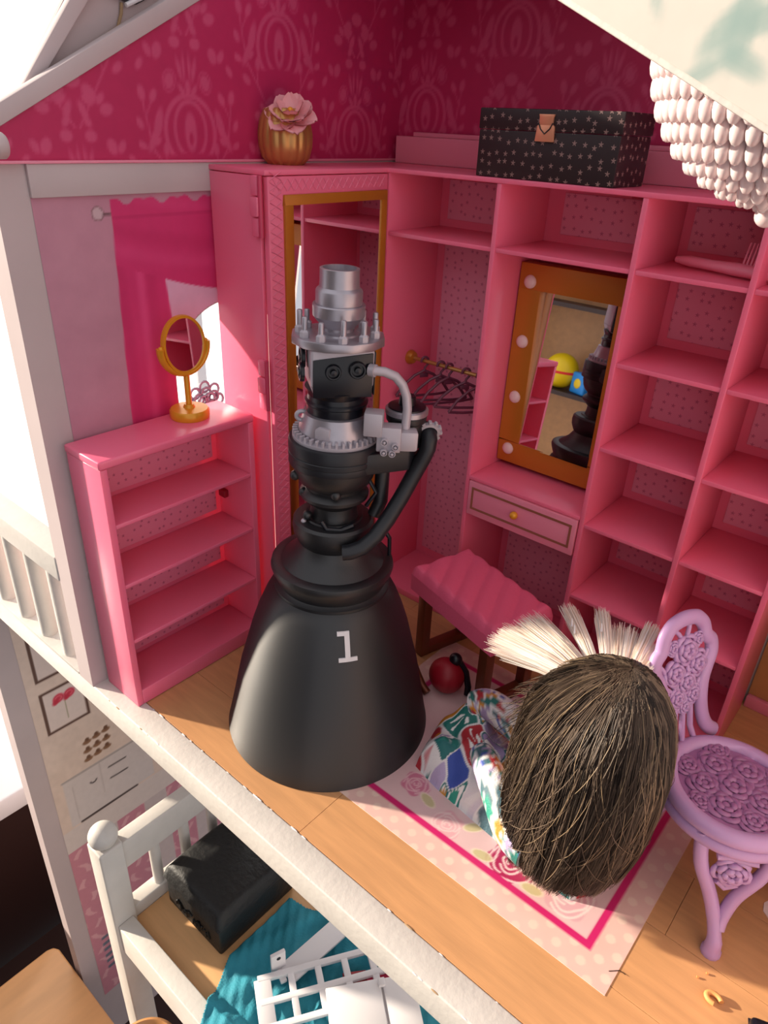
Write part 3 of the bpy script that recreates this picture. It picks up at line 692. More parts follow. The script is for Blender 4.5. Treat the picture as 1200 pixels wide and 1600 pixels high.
# square gearbox block
cr = [E_(-1.25, 1.95, 0)[:2], E_(2.0, 1.2, 0)[:2], E_(1.25, -1.95, 0)[:2], E_(-2.0, -1.2, 0)[:2]]
blk = M().prism(cr, 'z', 24.35, 26.35).build('gearbox', 'silver_paint', en, bevel=0.15, seg=3)
cr2 = [(x*0.8, y*0.8) for x, y in cr]
sk = M(); sk.add([(x, y, 24.4) for x, y in cr]+[(x*0.86, y*0.86, 23.8) for x, y in cr], [(0,1,5,4),(1,2,6,5),(2,3,7,6),(3,0,4,7),(4,5,6,7),(3,2,1,0)])
sk.build('gearbox_skirt', 'silver_paint', en, bevel=0.12)
def plate(p, q, z0, z1, z2, th=0.07, name='cover_plate'):
    p = Vector((*p, 0)); q = Vector((*q, 0)); d = (q-p); n = Vector((d.y, -d.x, 0)).normalized()
    a = p+d*0.03+n*0.005; b = q-d*0.03+n*0.005; c_ = a+n*th; e = b+n*th
    m = M(); m.add([(a.x,a.y,z0),(b.x,b.y,z0),(b.x,b.y,z2),(a.x,a.y,z1),(c_.x,c_.y,z0),(e.x,e.y,z0),(e.x,e.y,z2),(c_.x,c_.y,z1)], [(0,3,2,1),(4,5,6,7),(0,1,5,4),(1,2,6,5),(2,3,7,6),(3,0,4,7)])
    return m.build(name, 'black_gloss', en, bevel=0.03)
plate(cr[0], cr[1], 23.85, 25.85, 26.2); plate(cr[1], cr[2], 23.9, 26.2, 26.2)
d1 = (Vector((*cr[1], 0))-Vector((*cr[0], 0))); n1 = Vector((d1.y, -d1.x, 0)).normalized()
def port(o, n, z, r, nm='port', m='black_gloss'):
    rot = n.to_track_quat('Z', 'Y').to_matrix().to_4x4()
    return M().lathe([(r, 0), (r, 0.18), (r*0.9, 0.24), (r*0.72, 0.24), (r*0.66, 0.1), (r*0.4, 0.1), (r*0.36, 0.3), (0, 0.32)], 28, mx=Matrix.Translation((o.x, o.y, z)) @ rot).build(nm, m, en, smooth=35)
port(Vector((*cr[0], 0))+d1*0.34+n1*0.05, n1, 25.25, 0.42); port(Vector((*cr[0], 0))+d1*0.72+n1*0.05, n1, 25.35, 0.46)
d2 = Vector((*cr[3], 0))-Vector((*cr[0], 0)); n2 = Vector((-d2.y, d2.x, 0)).normalized()
pl = Vector((*cr[0], 0))+d2*0.5+n2*0.12
port(pl, n2, 25.6, 0.6); port(pl-d2*0.2+n2*0.12, n2, 24.95, 0.5)
# octagonal flange with bolts
oc = [E_(2.5*math.cos(a), 2.35*math.sin(a), 0)[:2] for a in [2*PI*i/12+0.2 for i in range(12)]]
M().prism(oc, 'z', 26.35, 26.8).build('top_flange', 'silver', en, bevel=0.04)
nb = 11
for i in range(nb):
    a = 2*PI*i/nb+0.25; p = E_(2.02*math.cos(a), 1.95*math.sin(a), 0)
    nu_ = M().lathe([(0.26, 26.8), (0.26, 27.08), (0.17, 27.16), (0.15, 27.2)], 6, cx=p[0], cy=p[1]).build('nut', 'silver_paint', en, smooth=30)
    M().lathe([(0.15, 27.0), (0.15, 27.7+0.1*(i % 3)), (0.11, 27.75+0.1*(i % 3))], 12, cx=p[0], cy=p[1]).build('bolt', 'silver', nu_, smooth=40)
M().lathe([(1.15, 26.78), (1.12, 26.9), (0.85, 27.0), (0.85, 27.15), (1.2, 27.55), (1.36, 27.75), (1.38, 28.3), (1.34, 28.36), (1.22, 28.36), (1.22, 29.0), (1.18, 29.08), (1.04, 29.2), (1.02, 29.45), (1.02, 30.1), (0.98, 30.12), (0.86, 30.12), (0.84, 29.7), (0, 29.7)], 64).build('inlet_stack', 'silver', en, smooth=30)
# side pump: arm, body, discs
ar = M(); ar.prism([E_(1.5, 2.05, 0)[:2], E_(4.2, 0.95, 0)[:2], E_(4.7, 0.1, 0)[:2], E_(4.3, -0.9, 0)[:2], E_(1.5, -2.05, 0)[:2]], 'z', 19.5, 20.75)
ar.build('pump_arm', 'black_grey', en, bevel=0.12)
pc = E_(3.9, -0.05, 0)
M().lathe([(0.95, 20.7), (1.0, 20.8), (1.0, 22.1), (1.12, 22.2), (1.15, 22.5), (1.05, 22.65)], 40, cx=pc[0], cy=pc[1]).build('pump_body', 'black_matte', en, smooth=35)
M().lathe([(1.05, 22.55), (1.2, 22.6), (1.2, 22.85), (1.1, 22.92)], 40, cx=pc[0], cy=pc[1]).build('pump_ring', 'silver', en, smooth=35)
M().lathe([(1.05, 22.85), (1.05, 23.0), (0.5, 23.1), (0.45, 23.55), (0.4, 23.6)], 40, cx=pc[0], cy=pc[1]).build('pump_cap', 'black_gloss', en, smooth=35)
M().tube([E_(2.75, 0.3, 19.6), E_(2.75, 0.3, 17.2), E_(2.4, 0.5, 16.3)], 0.42, 14).build('pump_strut', 'black_matte', en, smooth=40)
M().tube([E_(2.9, -0.4, 19.6), E_(2.5, -0.6, 18.0), E_(2.6, -0.5, 16.6), E_(2.2, -0.3, 15.9)], 0.16, 8).build('feed_line', 'black_gloss', en, smooth=40)
M().tube([E_(1.9, 0.7, 18.9), E_(2.45, 0.9, 18.0), E_(1.9, 0.9, 17.1)], 0.12, 8).build('feed_line', 'black_gloss', en, smooth=40)
# silver valve block
vb = M().box(-0.5, 0.5, -0.5, 0.5, 21.7, 23.0).build('valve_block', 'silver_paint', en, bevel=0.07)
vb.location = tuple(v*S for v in E_(2.1, 1.75, 0.25)); vb.rotation_euler = (0, 0, math.radians(35))
vb2 = M().box(-0.65, 0.65, -0.45, 0.45, 20.9, 22.3).build('valve_block', 'silver_paint', en, bevel=0.07)
vb2.location = tuple(v*S for v in E_(2.95, 1.75, 0.2)); vb2.rotation_euler = (0, 0, math.radians(38))
vb3 = M().box(-0.55, 0.5, -0.45, 0.45, 20.85, 22.0).build('valve_block', 'silver_paint', en, bevel=0.16)
vb3.location = tuple(v*S for v in E_(4.0, 1.5, 0.2)); vb3.rotation_euler = (0, 0, math.radians(46))
for r_, z_ in ((2.7, 21.15), (3.15, 21.1), (3.3, 21.5), (2.7, 21.75)):
    port(Vector(E_(r_, 2.2, 0)), TV, z_, 0.2, 'valve_boss', 'silver_paint')
# pipes and hose
M().tube([E_(1.75, 1.35, 25.35), E_(2.05, 1.5, 25.35)], 0.34, 12).build('pipe_fitting', 'silver_paint', en, smooth=40)
M().tube([E_(1.9, 1.45, 25.35), E_(2.5, 1.4, 25.3), E_(3.1, 1.3, 25.05), E_(3.5, 1.25, 24.6), E_(3.75, 1.25, 24.0), E_(3.85, 1.3, 23.3), E_(3.82, 1.35, 22.2)], 0.25, 14).build('bent_pipe', 'silver_paint', en, smooth=50)
hs = [E_(5.1, -0.35, 21.55), E_(5.2, 0.15, 21.5), E_(5.25, 0.5, 21.25), E_(5.2, 0.6, 20.8), E_(5.0, 0.6, 20.2), E_(4.5, 0.7, 19.1), E_(3.9, 1.1, 17.9), E_(3.2, 1.6, 16.7), E_(2.5, 2.1, 15.75), E_(1.8, 2.45, 15.2), E_(1.1, 2.6, 14.95), E_(0.7, 2.6, 14.9)]
M().tube(hs, 0.46, 18).build('thick_hose', 'black_grey', en, smooth=50)
rg = M().lathe([(0.5, -0.15), (0.66, -0.12), (0.66, 0.12), (0.5, 0.15)], 28, closed=True)
rgm = Matrix.Translation(E_(5.18, 0.08, 21.52)) @ Vector(Vector(hs[0])-Vector(hs[2])).to_track_quat('Z', 'Y').to_matrix().to_4x4()
rgo = M().add(rg.v, rg.f, rgm).build('hose_clamp', 'silver_paint', en, smooth=35)
tt = M().box(0.6, 0.8, -0.09, 0.09, -0.14, 0.14)
for i in range(12): M().add(tt.v, tt.f, rgm @ Matrix.Rotation(2*PI*i/12, 4, 'Z')).build('clamp_tooth', 'silver_paint', rgo, bevel=0.02, seg=1)
M().tube([E_(4.3, -0.1, 21.6), E_(4.75, -0.3, 21.7), E_(5.12, -0.3, 21.55)], 0.44, 14).build('hose_elbow', 'black_matte', en, smooth=50)
M().tube([E_(2.6, -0.5, 15.0), E_(3.1, -0.5, 14.75), E_(3.45, -0.5, 14.2), E_(3.5, -0.5, 13.2), E_(3.5, -0.5, 12.6)], 0.13, 10).build('thin_pipe', 'black_gloss', en, smooth=50)
M().tube([E_(-0.6, 1.75, 16.4), E_(-0.3, 1.85, 15.95), E_(0.5, 1.8, 15.9), E_(1.2, 1.5, 16.1)], 0.16, 10).build('thin_pipe', 'black_gloss', en, smooth=50)
for r_, t_, z_ in ((-1.5, 0.9, 16.3), (-1.75, 0.5, 17.6), (-2.2, 0.8, 18.8), (0.2, 1.95, 18.2)): M().ball(E_(r_, t_, z_), 0.3, 12, 8).build('boss', 'black_matte', en, smooth=60)
M().ball(E_(-1.7, 1.0, 15.95), 0.16, 10, 8).build('bead', 'silver_paint', en, smooth=60)
# the digit on the bell
def bell_r(z):
    for (r0, z0), (r1, z1) in zip(bell[1:-1], bell[2:]):
        if z0 <= z <= z1: return r0+(r1-r0)*(z-z0)/(z1-z0)
    return 5
DZ, DA = 9.55, math.atan2(TV.y, TV.x)+0.26
def digit(polys):
    m = M()
    for poly in polys:
        n = len(poly); vs = []
        for off in (0.0, 0.07):
            for u, v in poly:
                z = DZ+0.87*v; r = bell_r(z)+0.01+off; a = DA+(u/bell_r(z)); vs.append((r*math.cos(a), r*math.sin(a), z))
        m.add(vs, [tuple(range(n, 2*n)), tuple(range(n))[::-1]]+[(i, (i+1) % n, n+(i+1) % n, n+i) for i in range(n)])
    return m
digit([[(-0.1, -0.95), (0.2, -0.95), (0.2, -0.3), (0.2, 0.3), (0.2, 0.98), (-0.1, 0.98), (-0.1, 0.3), (-0.1, -0.3)],
       [(-0.52, 0.72), (-0.1, 0.72), (-0.1, 0.98), (-0.52, 0.98)],
       [(-0.5, -1.0), (-0.1, -1.0), (0.2, -1.0), (0.62, -1.0), (0.62, -0.74), (0.2, -0.74), (-0.1, -0.74), (-0.5, -0.74)]]).build('number_one', 'white_plastic', en)


# ---- toys and shelf seen in the wardrobe mirror, and a cupboard added to darken it
cbn = thing('added_cabinet', 'dark brown cupboard added across the room to darken the wardrobe mirror', 'added_cabinet', (8, -98, -80))
M().box(-38, 38, -12, 12, 0.02, 150).build('added_cabinet_body', 'dark_brown', cbn, bevel=0.6)
for x_ in (-19, 19): M().box(x_-17.5, x_+17.5, 12, 13.2, 4, 146).build('added_cabinet_door', 'dark_brown', cbn, bevel=0.5)
tsf = thing('toy_shelf', 'brown wooden toy shelf across the room, reflected in the wardrobe mirror', 'shelf', (-48, -92, -80))
M().box(-16, 16, -6, -5, 0.02, 125).build('back_board', 'wood_rim', tsf)
for x_ in (-16, 15): M().box(x_, x_+1, -5, 8, 0.02, 125).build('side_board', 'dark_brown', tsf)
for z_ in (20, 50, 80, 100, 124): M().box(-15, 15, -5, 8, z_, z_+1).build('shelf_board', 'dark_brown', tsf)
mat('toy_yellow', rgb(240, 200, 20), 0.4); mat('toy_red', rgb(230, 30, 30), 0.4); mat('toy_blue', rgb(40, 140, 220), 0.4)
ty = thing('toy_ball', 'yellow toy ball reflected in the wardrobe mirror', 'ball', (-44, -88, 1.05)); M().ball((0, 0, 4.2), 4.2, 28, 18).build('ball', 'toy_yellow', ty, smooth=80); M().lathe([(4.22, 3.9), (4.28, 4.2), (4.22, 4.5)], 40, closed=True).build('seam', 'toy_red', ty, smooth=60)
ty = thing('toy_arch', 'red arched toy block above the yellow ball in the mirror', 'toy block', (-43, -88, 21.05)); M().tube([(7*math.cos(PI*i/16), 0, 1.9+7*math.sin(PI*i/16)) for i in range(17)], 2.0, 14).build('arch', 'toy_red', ty, smooth=60)
ty = thing('toy_cube', 'blue toy cube on the reflected toy shelf', 'toy block', (-37, -88, 1.05), (0, 0, 0.4)); M().box(-2.5, 2.5, -2.5, 2.5, 0, 5).build('cube', 'toy_blue', ty, bevel=0.5, seg=3); M().ball((0, 2.5, 2.5), (1.2, 0.3, 1.2), 14, 8).build('dot', 'toy_yellow', ty, smooth=60)

# ================================================================== RUG
RX0, RX1, RY0, RY1 = 11.6, 32.95, 4.7, 21.6
def rose(c, x, y, cx, cy, R, dark, light, fill=1.0):
    d = np.hypot(x-cx, y-cy); a = np.arctan2(y-cy, x-cx)
    out = R*(1+0.10*np.cos(5*a+cx))
    c = mixc(c, dark, fill*sm(d-out, 0.04))
    for k, f in enumerate((0.92, 0.72, 0.52, 0.33, 0.16)):
        rr = R*f*(1+0.08*np.cos((3+k % 2)*a+k*1.7+cx)); gap = np.cos(a+k*2.1+cx*3) > -0.75
        c = mixc(c, light, fill*sm(np.abs(d-rr)-0.05*R, 0.03)*gap)
    return c
def rug_print(u, v):
    x = RX0+u; y = RY0+v
    n = vnoise(x, y, 0.6, 9)
    c = np.stack([228+6*n, 186+8*n, 176+8*n], -1)
    gx = ((x-y)/1.36) ; gy = ((x+y)/1.36)
    dd = np.hypot(gx-np.round(gx), gy-np.round(gy))*1.36/1.0
    c = mixc(c, (238, 208, 192), 0.9*sm(dd-0.36, 0.04))
    ins = np.minimum(np.minimum(x-RX0, RX1-x), np.minimum(y-RY0, RY1-y))
    field = np.stack([222+8*n, 186+8*n, 186+8*n], -1)
    c = np.where((ins > 1.7)[..., None], field, c)
    for cx, cy, R, dk, lt, fl_ in ((21.6, 7.3, 0.95, (226, 168, 176), (240, 214, 210), 0.8), (25.8, 7.75, 1.35, (178, 40, 88), (240, 206, 206), 1.0), (29.2, 8.2, 1.35, (222, 172, 180), (244, 222, 216), 0.9),
                                  (30.4, 13.2, 1.2, (190, 60, 104), (240, 206, 206), 0.9), (18.4, 8.4, 0.9, (206, 110, 140), (240, 206, 206), 0.8), (29.2, 17.6, 1.4, (190, 60, 104), (240, 206, 206), 0.9)):
        m = rose(c, x, y, cx, cy, R, dk, lt, fl_); c = np.where((ins > 1.7)[..., None], m, c)
    for cx, cy, an in ((24.3, 7.0, 0.2), (27.5, 7.1, 0.2), (29.0, 9.9, 1.0), (19.7, 7.9, -0.3), (22.9, 8.2, 0.8)):
        m = mixc(c, (202, 190, 142), 0.9*sm(ell(x, y, cx, cy, 0.62, 0.3, an), 0.04)); m = mixc(m, (236, 216, 196), sm(np.abs(ell(x, y, cx, cy, 0.62, 0.3, an))-0.03, 0.03)); c = np.where((ins > 1.7)[..., None], m, c)
    c = mixc(c, (206, 40, 108), sm(np.abs(ins-1.72)-0.21, 0.03))
    return c
ru = thing('rug', 'pale pink paper rug with polka dot border, magenta line and printed roses', 'rug', (0, 0, 0))
M().box(RX0, RX1, RY0, RY1, 0.002, 0.03).build('rug_base', 'white_line', ru)
sheet('rug_print', 'print_gloss', (RX0, RY0, 0.034), (1,0,0), (0,1,0), RX1-RX0, RY1-RY0, 0.075, rug_print, ru)

# ================================================================== BENCH
be = thing('bench', 'pink channel-tufted doll bench on dark bronze frame legs', 'bench', (14.75, 19.6, 0.03), (0, 0, math.radians(-16)))
def cushion():
    m = M(); nu, nv = 60, 34; vs = []; fs = []
    hx, hy = 4.6, 2.75
    for i in range(nu+1):
        for j in range(nv+1):
            u = -1+2*i/nu; v = -1+2*j/nv
            x = hx*u; y = hy*v
            edge = min(hx-abs(x), hy-abs(y)); e = min(1, edge/0.5); rnd = math.sqrt(max(0, 1-(1-e)**2))
            ch = 0.26*abs(math.sin((x+0.75*y)*PI/1.75))**0.6
            vs.append((x, y, 7.1+0.6*rnd+ch*rnd))
    for i in range(nu):
        for j in range(nv):
            a = i*(nv+1)+j; fs.append((a, a+nv+1, a+nv+2, a+1))
    m.add(vs, fs)
    per = [(-hx, -hy), (hx, -hy), (hx, hy), (-hx, hy)]
    m.box(-hx, hx, -hy, hy, 5.8, 7.11)
    return m
cushion().build('cushion', 'cushion', be, smooth=50)
for sx in (-1, 1):
    x = sx*3.55
    for sy in (-1, 1): M().box(x-0.42, x+0.42, sy*2.0-0.38, sy*2.0+0.38, 0.0, 5.85).build('leg', 'bronze', be, bevel=0.06)
    M().box(x-0.4, x+0.4, -1.65, 1.65, 0.0, 0.75).build('foot_bar', 'bronze', be, bevel=0.06)

# ================================================================== CHAIR
ch = thing('doll_chair', 'lilac plastic doll chair with openwork rose back and round seat', 'chair', (34.15, 14.15, 0.0), (0, 0, math.radians(-20)))
SZ = 7.3; SR = 3.5
def ring_pts(r, z, n=64, sx=1.0): return [(r*sx*math.cos(2*PI*i/n), r*math.sin(2*PI*i/n), z) for i in range(n)]
M().tube(ring_pts(SR-0.35, SZ-0.15), 0.45, 12, closed=True).build('seat_ring', 'lilac', ch, smooth=60)
M().tube(ring_pts(SR-0.25, SZ-0.85), 0.38, 12, closed=True).build('seat_apron', 'lilac', ch, smooth=60)
M().lathe([(0, SZ-0.45), (SR-0.5, SZ-0.45), (SR-0.5, SZ-0.1), (SR-0.9, SZ-0.02), (0, SZ+0.02)], 56).build('seat', 'lilac_dark', ch, smooth=40)
def rosette(R, h, petals=5, layers=3):
    """openwork plastic rose: concentric petal rims"""
    m = M()
    for l in range(layers):
        f = 1-0.3*l
        for p in range(petals):
            a0 = 2*PI*p/petals+0.6*l
            pts = []
            for i in range(7):
                t = (i/6-0.5)*2*PI/petals*1.15; rr = R*f*(1+0.10*math.cos(t*petals/1.15))
                pts.append((rr*math.cos(a0+t), rr*math.sin(a0+t), 0.12*l+0.10*math.cos(t*3)))
            m.tube(pts, [h*0.5, h*0.9, h, h, h, h*0.9, h*0.5], 6)
    m.ball((0, 0, 0.1), (R*0.28, R*0.28, h*1.6), 10, 6)
    return m
rs0 = rosette(0.85, 0.16)
for i, (px, py, sc, zr) in enumerate(((0, 0, 1.1, 0.2), (1.7, 0.6, 0.95, 1), (0.7, -1.75, 1.0, 2), (-1.1, -1.5, 0.9, .5), (-1.75, 0.4, 1, 1.7), (-0.4, 1.8, 1, 2.6), (1.5, 2.1, 0.8, .9), (2.3, -1.2, 0.8, 2.2), (2.9, 0.6, .6, 1.2), (-2.5, 1.6, .7, .3), (-2.6, -1.2, .75, 1.1), (-0.3, -2.9, .65, .2), (0.6, 3.0, .65, 2))):
    M().add(rs0.v, rs0.f, Matrix.Translation((px*0.8, py*0.8, SZ+0.02)) @ Matrix.Rotation(zr, 4, 'Z') @ Matrix.Diagonal((sc, sc, sc*0.55, 1))).build('seat_rose', 'lilac_dark', ch, smooth=60)
# back: lobed arch, uprights and roses in a plane that leans back
BL = Matrix.Translation((-3.35, 0, SZ-0.1)) @ Matrix.Rotation(math.radians(-15), 4, 'Y') @ Matrix.Scale(0.84, 4)
half = [(3.1, 0.0), (2.45, 0.55), (1.95, 1.5), (1.75, 2.8), (1.85, 4.2), (2.25, 5.2), (2.62, 6.0), (2.55, 6.8), (2.1, 7.25), (1.95, 7.6), (1.75, 8.2), (1.2, 8.75), (0.55, 8.95), (0, 9.0)]
def smooth_pts(p, n=4):
    out = []
    for i in range(len(p)-1):
        p0 = Vector(p[max(i-1, 0)]); p1 = Vector(p[i]); p2 = Vector(p[i+1]); p3 = Vector(p[min(i+2, len(p)-1)])
        for k in range(n):
            t = k/n; out.append(tuple(0.5*((2*p1)+(-p0+p2)*t+(2*p0-5*p1+4*p2-p3)*t*t+(-p0+3*p1-3*p2+p3)*t**3)))
    out.append(tuple(p[-1])); return out
arch = [(0, y, z) for y, z in half]+[(0, -y, z) for y, z in half[::-1][1:]]
M().tube(smooth_pts(arch), 0.5, 12, mx=BL, flat=0.75, up=(1, 0, 0)).build('back_arch', 'lilac', ch, smooth=60)
for y in (-0.75, 0.0, 0.75):
    M().tube([(0, y*1.6, 0.0), (0, y, 1.2), (0, y*0.9, 3.6), (0, y*1.3, 5.2)], 0.2, 8, mx=BL).build('back_spindle', 'lilac', ch, smooth=60)
for y, z, sc in ((0, 6.9, 1.05), (-1.0, 5.6, 0.95), (1.05, 5.7, 0.95), (0.05, 4.7, 0.9), (-0.75, 3.7, 0.75), (0.75, 3.6, 0.75), (0, 2.9, 0.6), (-1.15, 7.3, 0.55), (1.15, 7.3, 0.55)):
    M().add(rs0.v, rs0.f, BL @ Matrix.Translation((0.05, y, z)) @ Matrix.Rotation(PI/2, 4, 'Y') @ Matrix.Scale(sc, 4)).build('back_rose', 'lilac', ch, smooth=60)
for y0, z0, y1, z1 in ((-0.2, 7.6, -1.0, 8.5), (0.2, 7.6, 0.5, 8.8), (-1.6, 5.4, -2.2, 6.4), (1.7, 5.5, 2.3, 6.3), (-0.6, 6.4, -1.7, 7.3), (0.7, 6.4, 1.8, 7.3), (-0.3, 3.2, -1.5, 4.6), (0.4, 3.2, 1.6, 4.5)):
    M().tube([(0, y0, z0), (0.06, (y0+y1)/2, (z0+z1)/2+0.1), (0, y1, z1)], 0.15, 8, mx=BL).build('back_leaf', 'lilac', ch, smooth=60)
# legs: a triangular bracket with a rose that runs into a single foot
def leg(ang):
    t = thing('leg', None, None); t.parent = ch; t.rotation_euler = (0, 0, ang)
    r0 = SR-0.3
    M().tube(smooth_pts([(r0-0.55, -1.75, SZ-0.55), (r0-0.25, -1.45, SZ-2.4), (r0-0.1, -0.65, SZ-4.2), (r0+0.3, -0.2, SZ-5.4), (r0+0.9, 0, SZ-6.4), (r0+1.05, 0, 0.35), (r0+1.05, 0, 0.0)]), [0.36]*13+[0.34, .34, .34, .36, .4, .4, .42, .42, .5, .5, .5, .5][:12], 12).build('leg_strut', 'lilac', t, smooth=60)
    M().tube(smooth_pts([(r0-0.55, 1.75, SZ-0.55), (r0-0.25, 1.45, SZ-2.4), (r0-0.1, 0.65, SZ-4.2), (r0+0.25, 0.25, SZ-5.4), (r0+0.6, 0.1, SZ-6.0)]), 0.34, 12).build('leg_strut', 'lilac', t, smooth=60)
    M().add(rs0.v, rs0.f, Matrix.Translation((r0-0.15, 0, SZ-2.5)) @ Matrix.Rotation(PI/2, 4, 'Y') @ Matrix.Scale(0.95, 4)).build('leg_rose', 'lilac', t, smooth=60)
    M().tube([(r0-0.1, -0.9, SZ-1.6), (r0-0.15, -0.3, SZ-1.5), (r0-0.15, 0.4, SZ-1.6), (r0-0.1, 1.0, SZ-1.5)], 0.2, 8).build('leg_scroll', 'lilac', t, smooth=60)
    M().tube([(r0-0.2, -0.5, SZ-3.4), (r0-0.25, 0, SZ-3.9), (r0-0.2, 0.5, SZ-3.4)], 0.18, 8).build('leg_scroll', 'lilac', t, smooth=60)
for a in (-43, 50, 132, 192): leg(math.radians(a))

# ================================================================== DOLL
DX, DY = 28.0, 9.5
do = thing('doll', 'long brown haired doll in a colourful swirl print dress on the rug, seen from behind', 'doll', (DX, DY, 0.04))
prof = [(0.05, 13.9), (1.0, 13.8), (2.0, 13.35), (2.9, 12.4), (3.45, 11.0), (3.7, 9.3), (3.75, 7.4), (3.75, 5.8), (3.7, 4.6), (3.6, 3.6), (3.45, 2.6), (3.25, 1.8)]
def prof_at(t):
    q = t*(len(prof)-1); i = min(int(q), len(prof)-2); f = q-i
    return prof[i][0]+(prof[i+1][0]-prof[i][0])*f, prof[i][1]+(prof[i+1][1]-prof[i][1])*f
CR = (0.6, 1.5)                                          # crown offset
def hair_pt(a, t, lift=1.0, sway=0.0):
    r, z = prof_at(t); e = min(1.0, t/0.35)
    tx = -0.5*max(0, t-0.45)*1.6; ty = -0.35*max(0, t-0.4)*1.2
    aa = a+sway*t*t
    return (CR[0]*(1-e*0.85)+tx+r*lift*math.cos(aa), CR[1]*(1-e*0.9)+ty+r*lift*math.sin(aa), z)
hb = M(); vs = []; fs = []; NA, NT = 96, 30
for j in range(NA):
    for i in range(NT):
        a = 2*PI*j/NA; g_ = (i/NT)**1.5
        vs.append(hair_pt(a, i/(NT-1)*0.955, 0.955+g_*(0.05*math.sin(7*a+2)+0.035*math.sin(16*a+i*0.1)+0.02*math.sin(29*a))))
for j in range(NA):
    for i in range(NT-1): fs.append((j*NT+i, ((j+1) % NA)*NT+i, ((j+1) % NA)*NT+i+1, j*NT+i+1))
hb.add(vs, fs); hair_o = hb.build('hair', 'hair_base', do, smooth=80)
hs_ = M(); pal = [rgb(48, 39, 35), rgb(72, 59, 51), rgb(92, 77, 66), rgb(116, 99, 84), rgb(40, 33, 29), rgb(80, 67, 57), rgb(104, 88, 75)]
for cidx in range(430):
    a0 = random.uniform(0, 2*PI); sw = random.gauss(-0.16, 0.22); t0 = random.choice([0.0, 0.02, 0.04, 0.08, 0.15, 0.25]); t1 = random.uniform(0.88, 1.0)
    lf = random.uniform(0.93, 1.04); base = random.choice(pal); wdt = random.uniform(0.05, 0.14)
    conv = random.uniform(0.1, 0.75)                     # the clump gathers towards its tip
    for k in range(20):
        da = random.gauss(0, wdt*0.6); l2 = lf+random.gauss(0, 0.010); s2 = sw+random.gauss(0, 0.04)
        ta, tb = t0+random.uniform(0, .04), min(1.0, t1+random.uniform(-0.07, 0.05))
        n = 10; w1 = random.uniform(0, 6.28)
        pts = [hair_pt(a0+da*(1-conv*(i/(n-1))), ta+(tb-ta)*i/(n-1), l2+0.010*math.sin(5*i/n+w1)+0.05*(1-conv)*max(0, i/(n-1)-0.6)*math.sin(w1*3+a0*9), s2) for i in range(n)]
        f = random.uniform(0.7, 1.25); col = (base[0]*f, base[1]*f, base[2]*f)
        hs_.tube(pts, [0.021]*(n-3)+[0.02, 0.015, 0.006], 3, col=col)
for k in range(260):                                     # loose fly-away strands
    a0 = random.uniform(PI*0.8, PI*2.0); sw = random.gauss(-0.1, 0.55); t0 = random.uniform(0.12, 0.6); L_ = random.uniform(0.15, 0.38); w1 = random.uniform(0, 6)
    pts = [hair_pt(a0, min(1, t0+L_*i/10), 1.02+0.06*math.sin(PI*i/10)+0.01*math.sin(w1+i*.5), sw*(1+i*.09)) for i in range(11)]
    hs_.tube(pts, [0.016]*8+[0.014, 0.01, 0.006], 3, col=random.choice(pal[2:4]+[rgb(150, 128, 102)])[:3])
for k in range(230):                                     # strands fanning out on the left
    a0 = random.gauss(PI*1.0, 0.3); t0 = random.uniform(0.2, 0.45)
    p0 = Vector(hair_pt(a0, t0, 0.98)); d = Vector((-0.85+random.gauss(0, .15), random.gauss(0.15, .3), -0.75+random.gauss(0, .25))); ln = random.uniform(0.6, 2.1)
    hs_.tube([tuple(p0+d*ln*i/6+Vector((0, 0, -0.35*(i/6)**2*ln))) for i in range(7)], [0.022, .022, .02, .018, .015, .012, .006], 3, col=random.choice(pal)[:3])
so = hs_.build('hair_strands', 'hair', hair_o, smooth=60); so['kind'] = 'stuff'
# white fur headdress tufts behind the crown
fu = M(); fpal = [rgb(252, 246, 240), rgb(246, 230, 218), rgb(250, 240, 232), rgb(236, 212, 194)]
tufts = [((-2.9, 1.6, 12.3), (-6.6, 1.0, 12.1), 0.55, 0.95, 300), ((-2.6, 2.2, 12.6), (-5.9, 2.9, 12.4), 0.55, 0.9, 300), ((-2.0, 2.9, 12.7), (-4.7, 5.3, 12.8), 0.28, 0.42, 150),
         ((-1.2, 3.3, 12.7), (-3.1, 6.2, 12.9), 0.26, 0.36, 130), ((-0.3, 3.5, 12.7), (-1.5, 6.0, 12.6), 0.4, 0.7, 190), ((0.5, 3.5, 12.7), (-0.3, 6.6, 13.1), 0.24, 0.34, 130), ((1.0, 3.2, 12.6), (0.5, 5.6, 12.7), 0.3, 0.5, 120)]
for p0, p1, ra, rb, n in tufts:
    p1 = Vector(p1); p0 = Vector(p0)*0.55+Vector((0, 0.3, 5.2)); ax_ = (p1-p0).normalized(); u_ = ax_.cross(Vector((0, 0, 1))).normalized(); v_ = ax_.cross(u_); L_ = (p1-p0).length
    for k in range(int(n*2.2)):
        a = random.uniform(0, 2*PI); rr = math.sqrt(random.random()); e = p0+(u_*math.cos(a)+v_*math.sin(a)*0.6)*rr*ra
        f = p0+ax_*L_*random.uniform(0.78, 1.05)+(u_*math.cos(a)+v_*math.sin(a)*0.6)*rr*rb*random.uniform(0.9, 1.4)
        fu.tube([tuple(e), tuple(e.lerp(f, 0.5)+Vector((0, 0, 0.12))), tuple(f)], [0.035, 0.03, 0.008], 3, col=random.choice(fpal)[:3])
fo = fu.build('fur_tuft', 'fur', do, smooth=60); fo['label'] = 'fan of white and cream fur tufts behind the hair'; fo['kind'] = 'stuff'
gl = M()
for p in ((-3.6, 3.6, 13.0), (-3.45, 3.7, 12.6), (-2.2, 4.3, 13.0), (-3.3, 3.4, 12.8)): gl.tube([p, (p[0]-.15, p[1]+.2, p[2]+.35)], [.06, .03], 5)
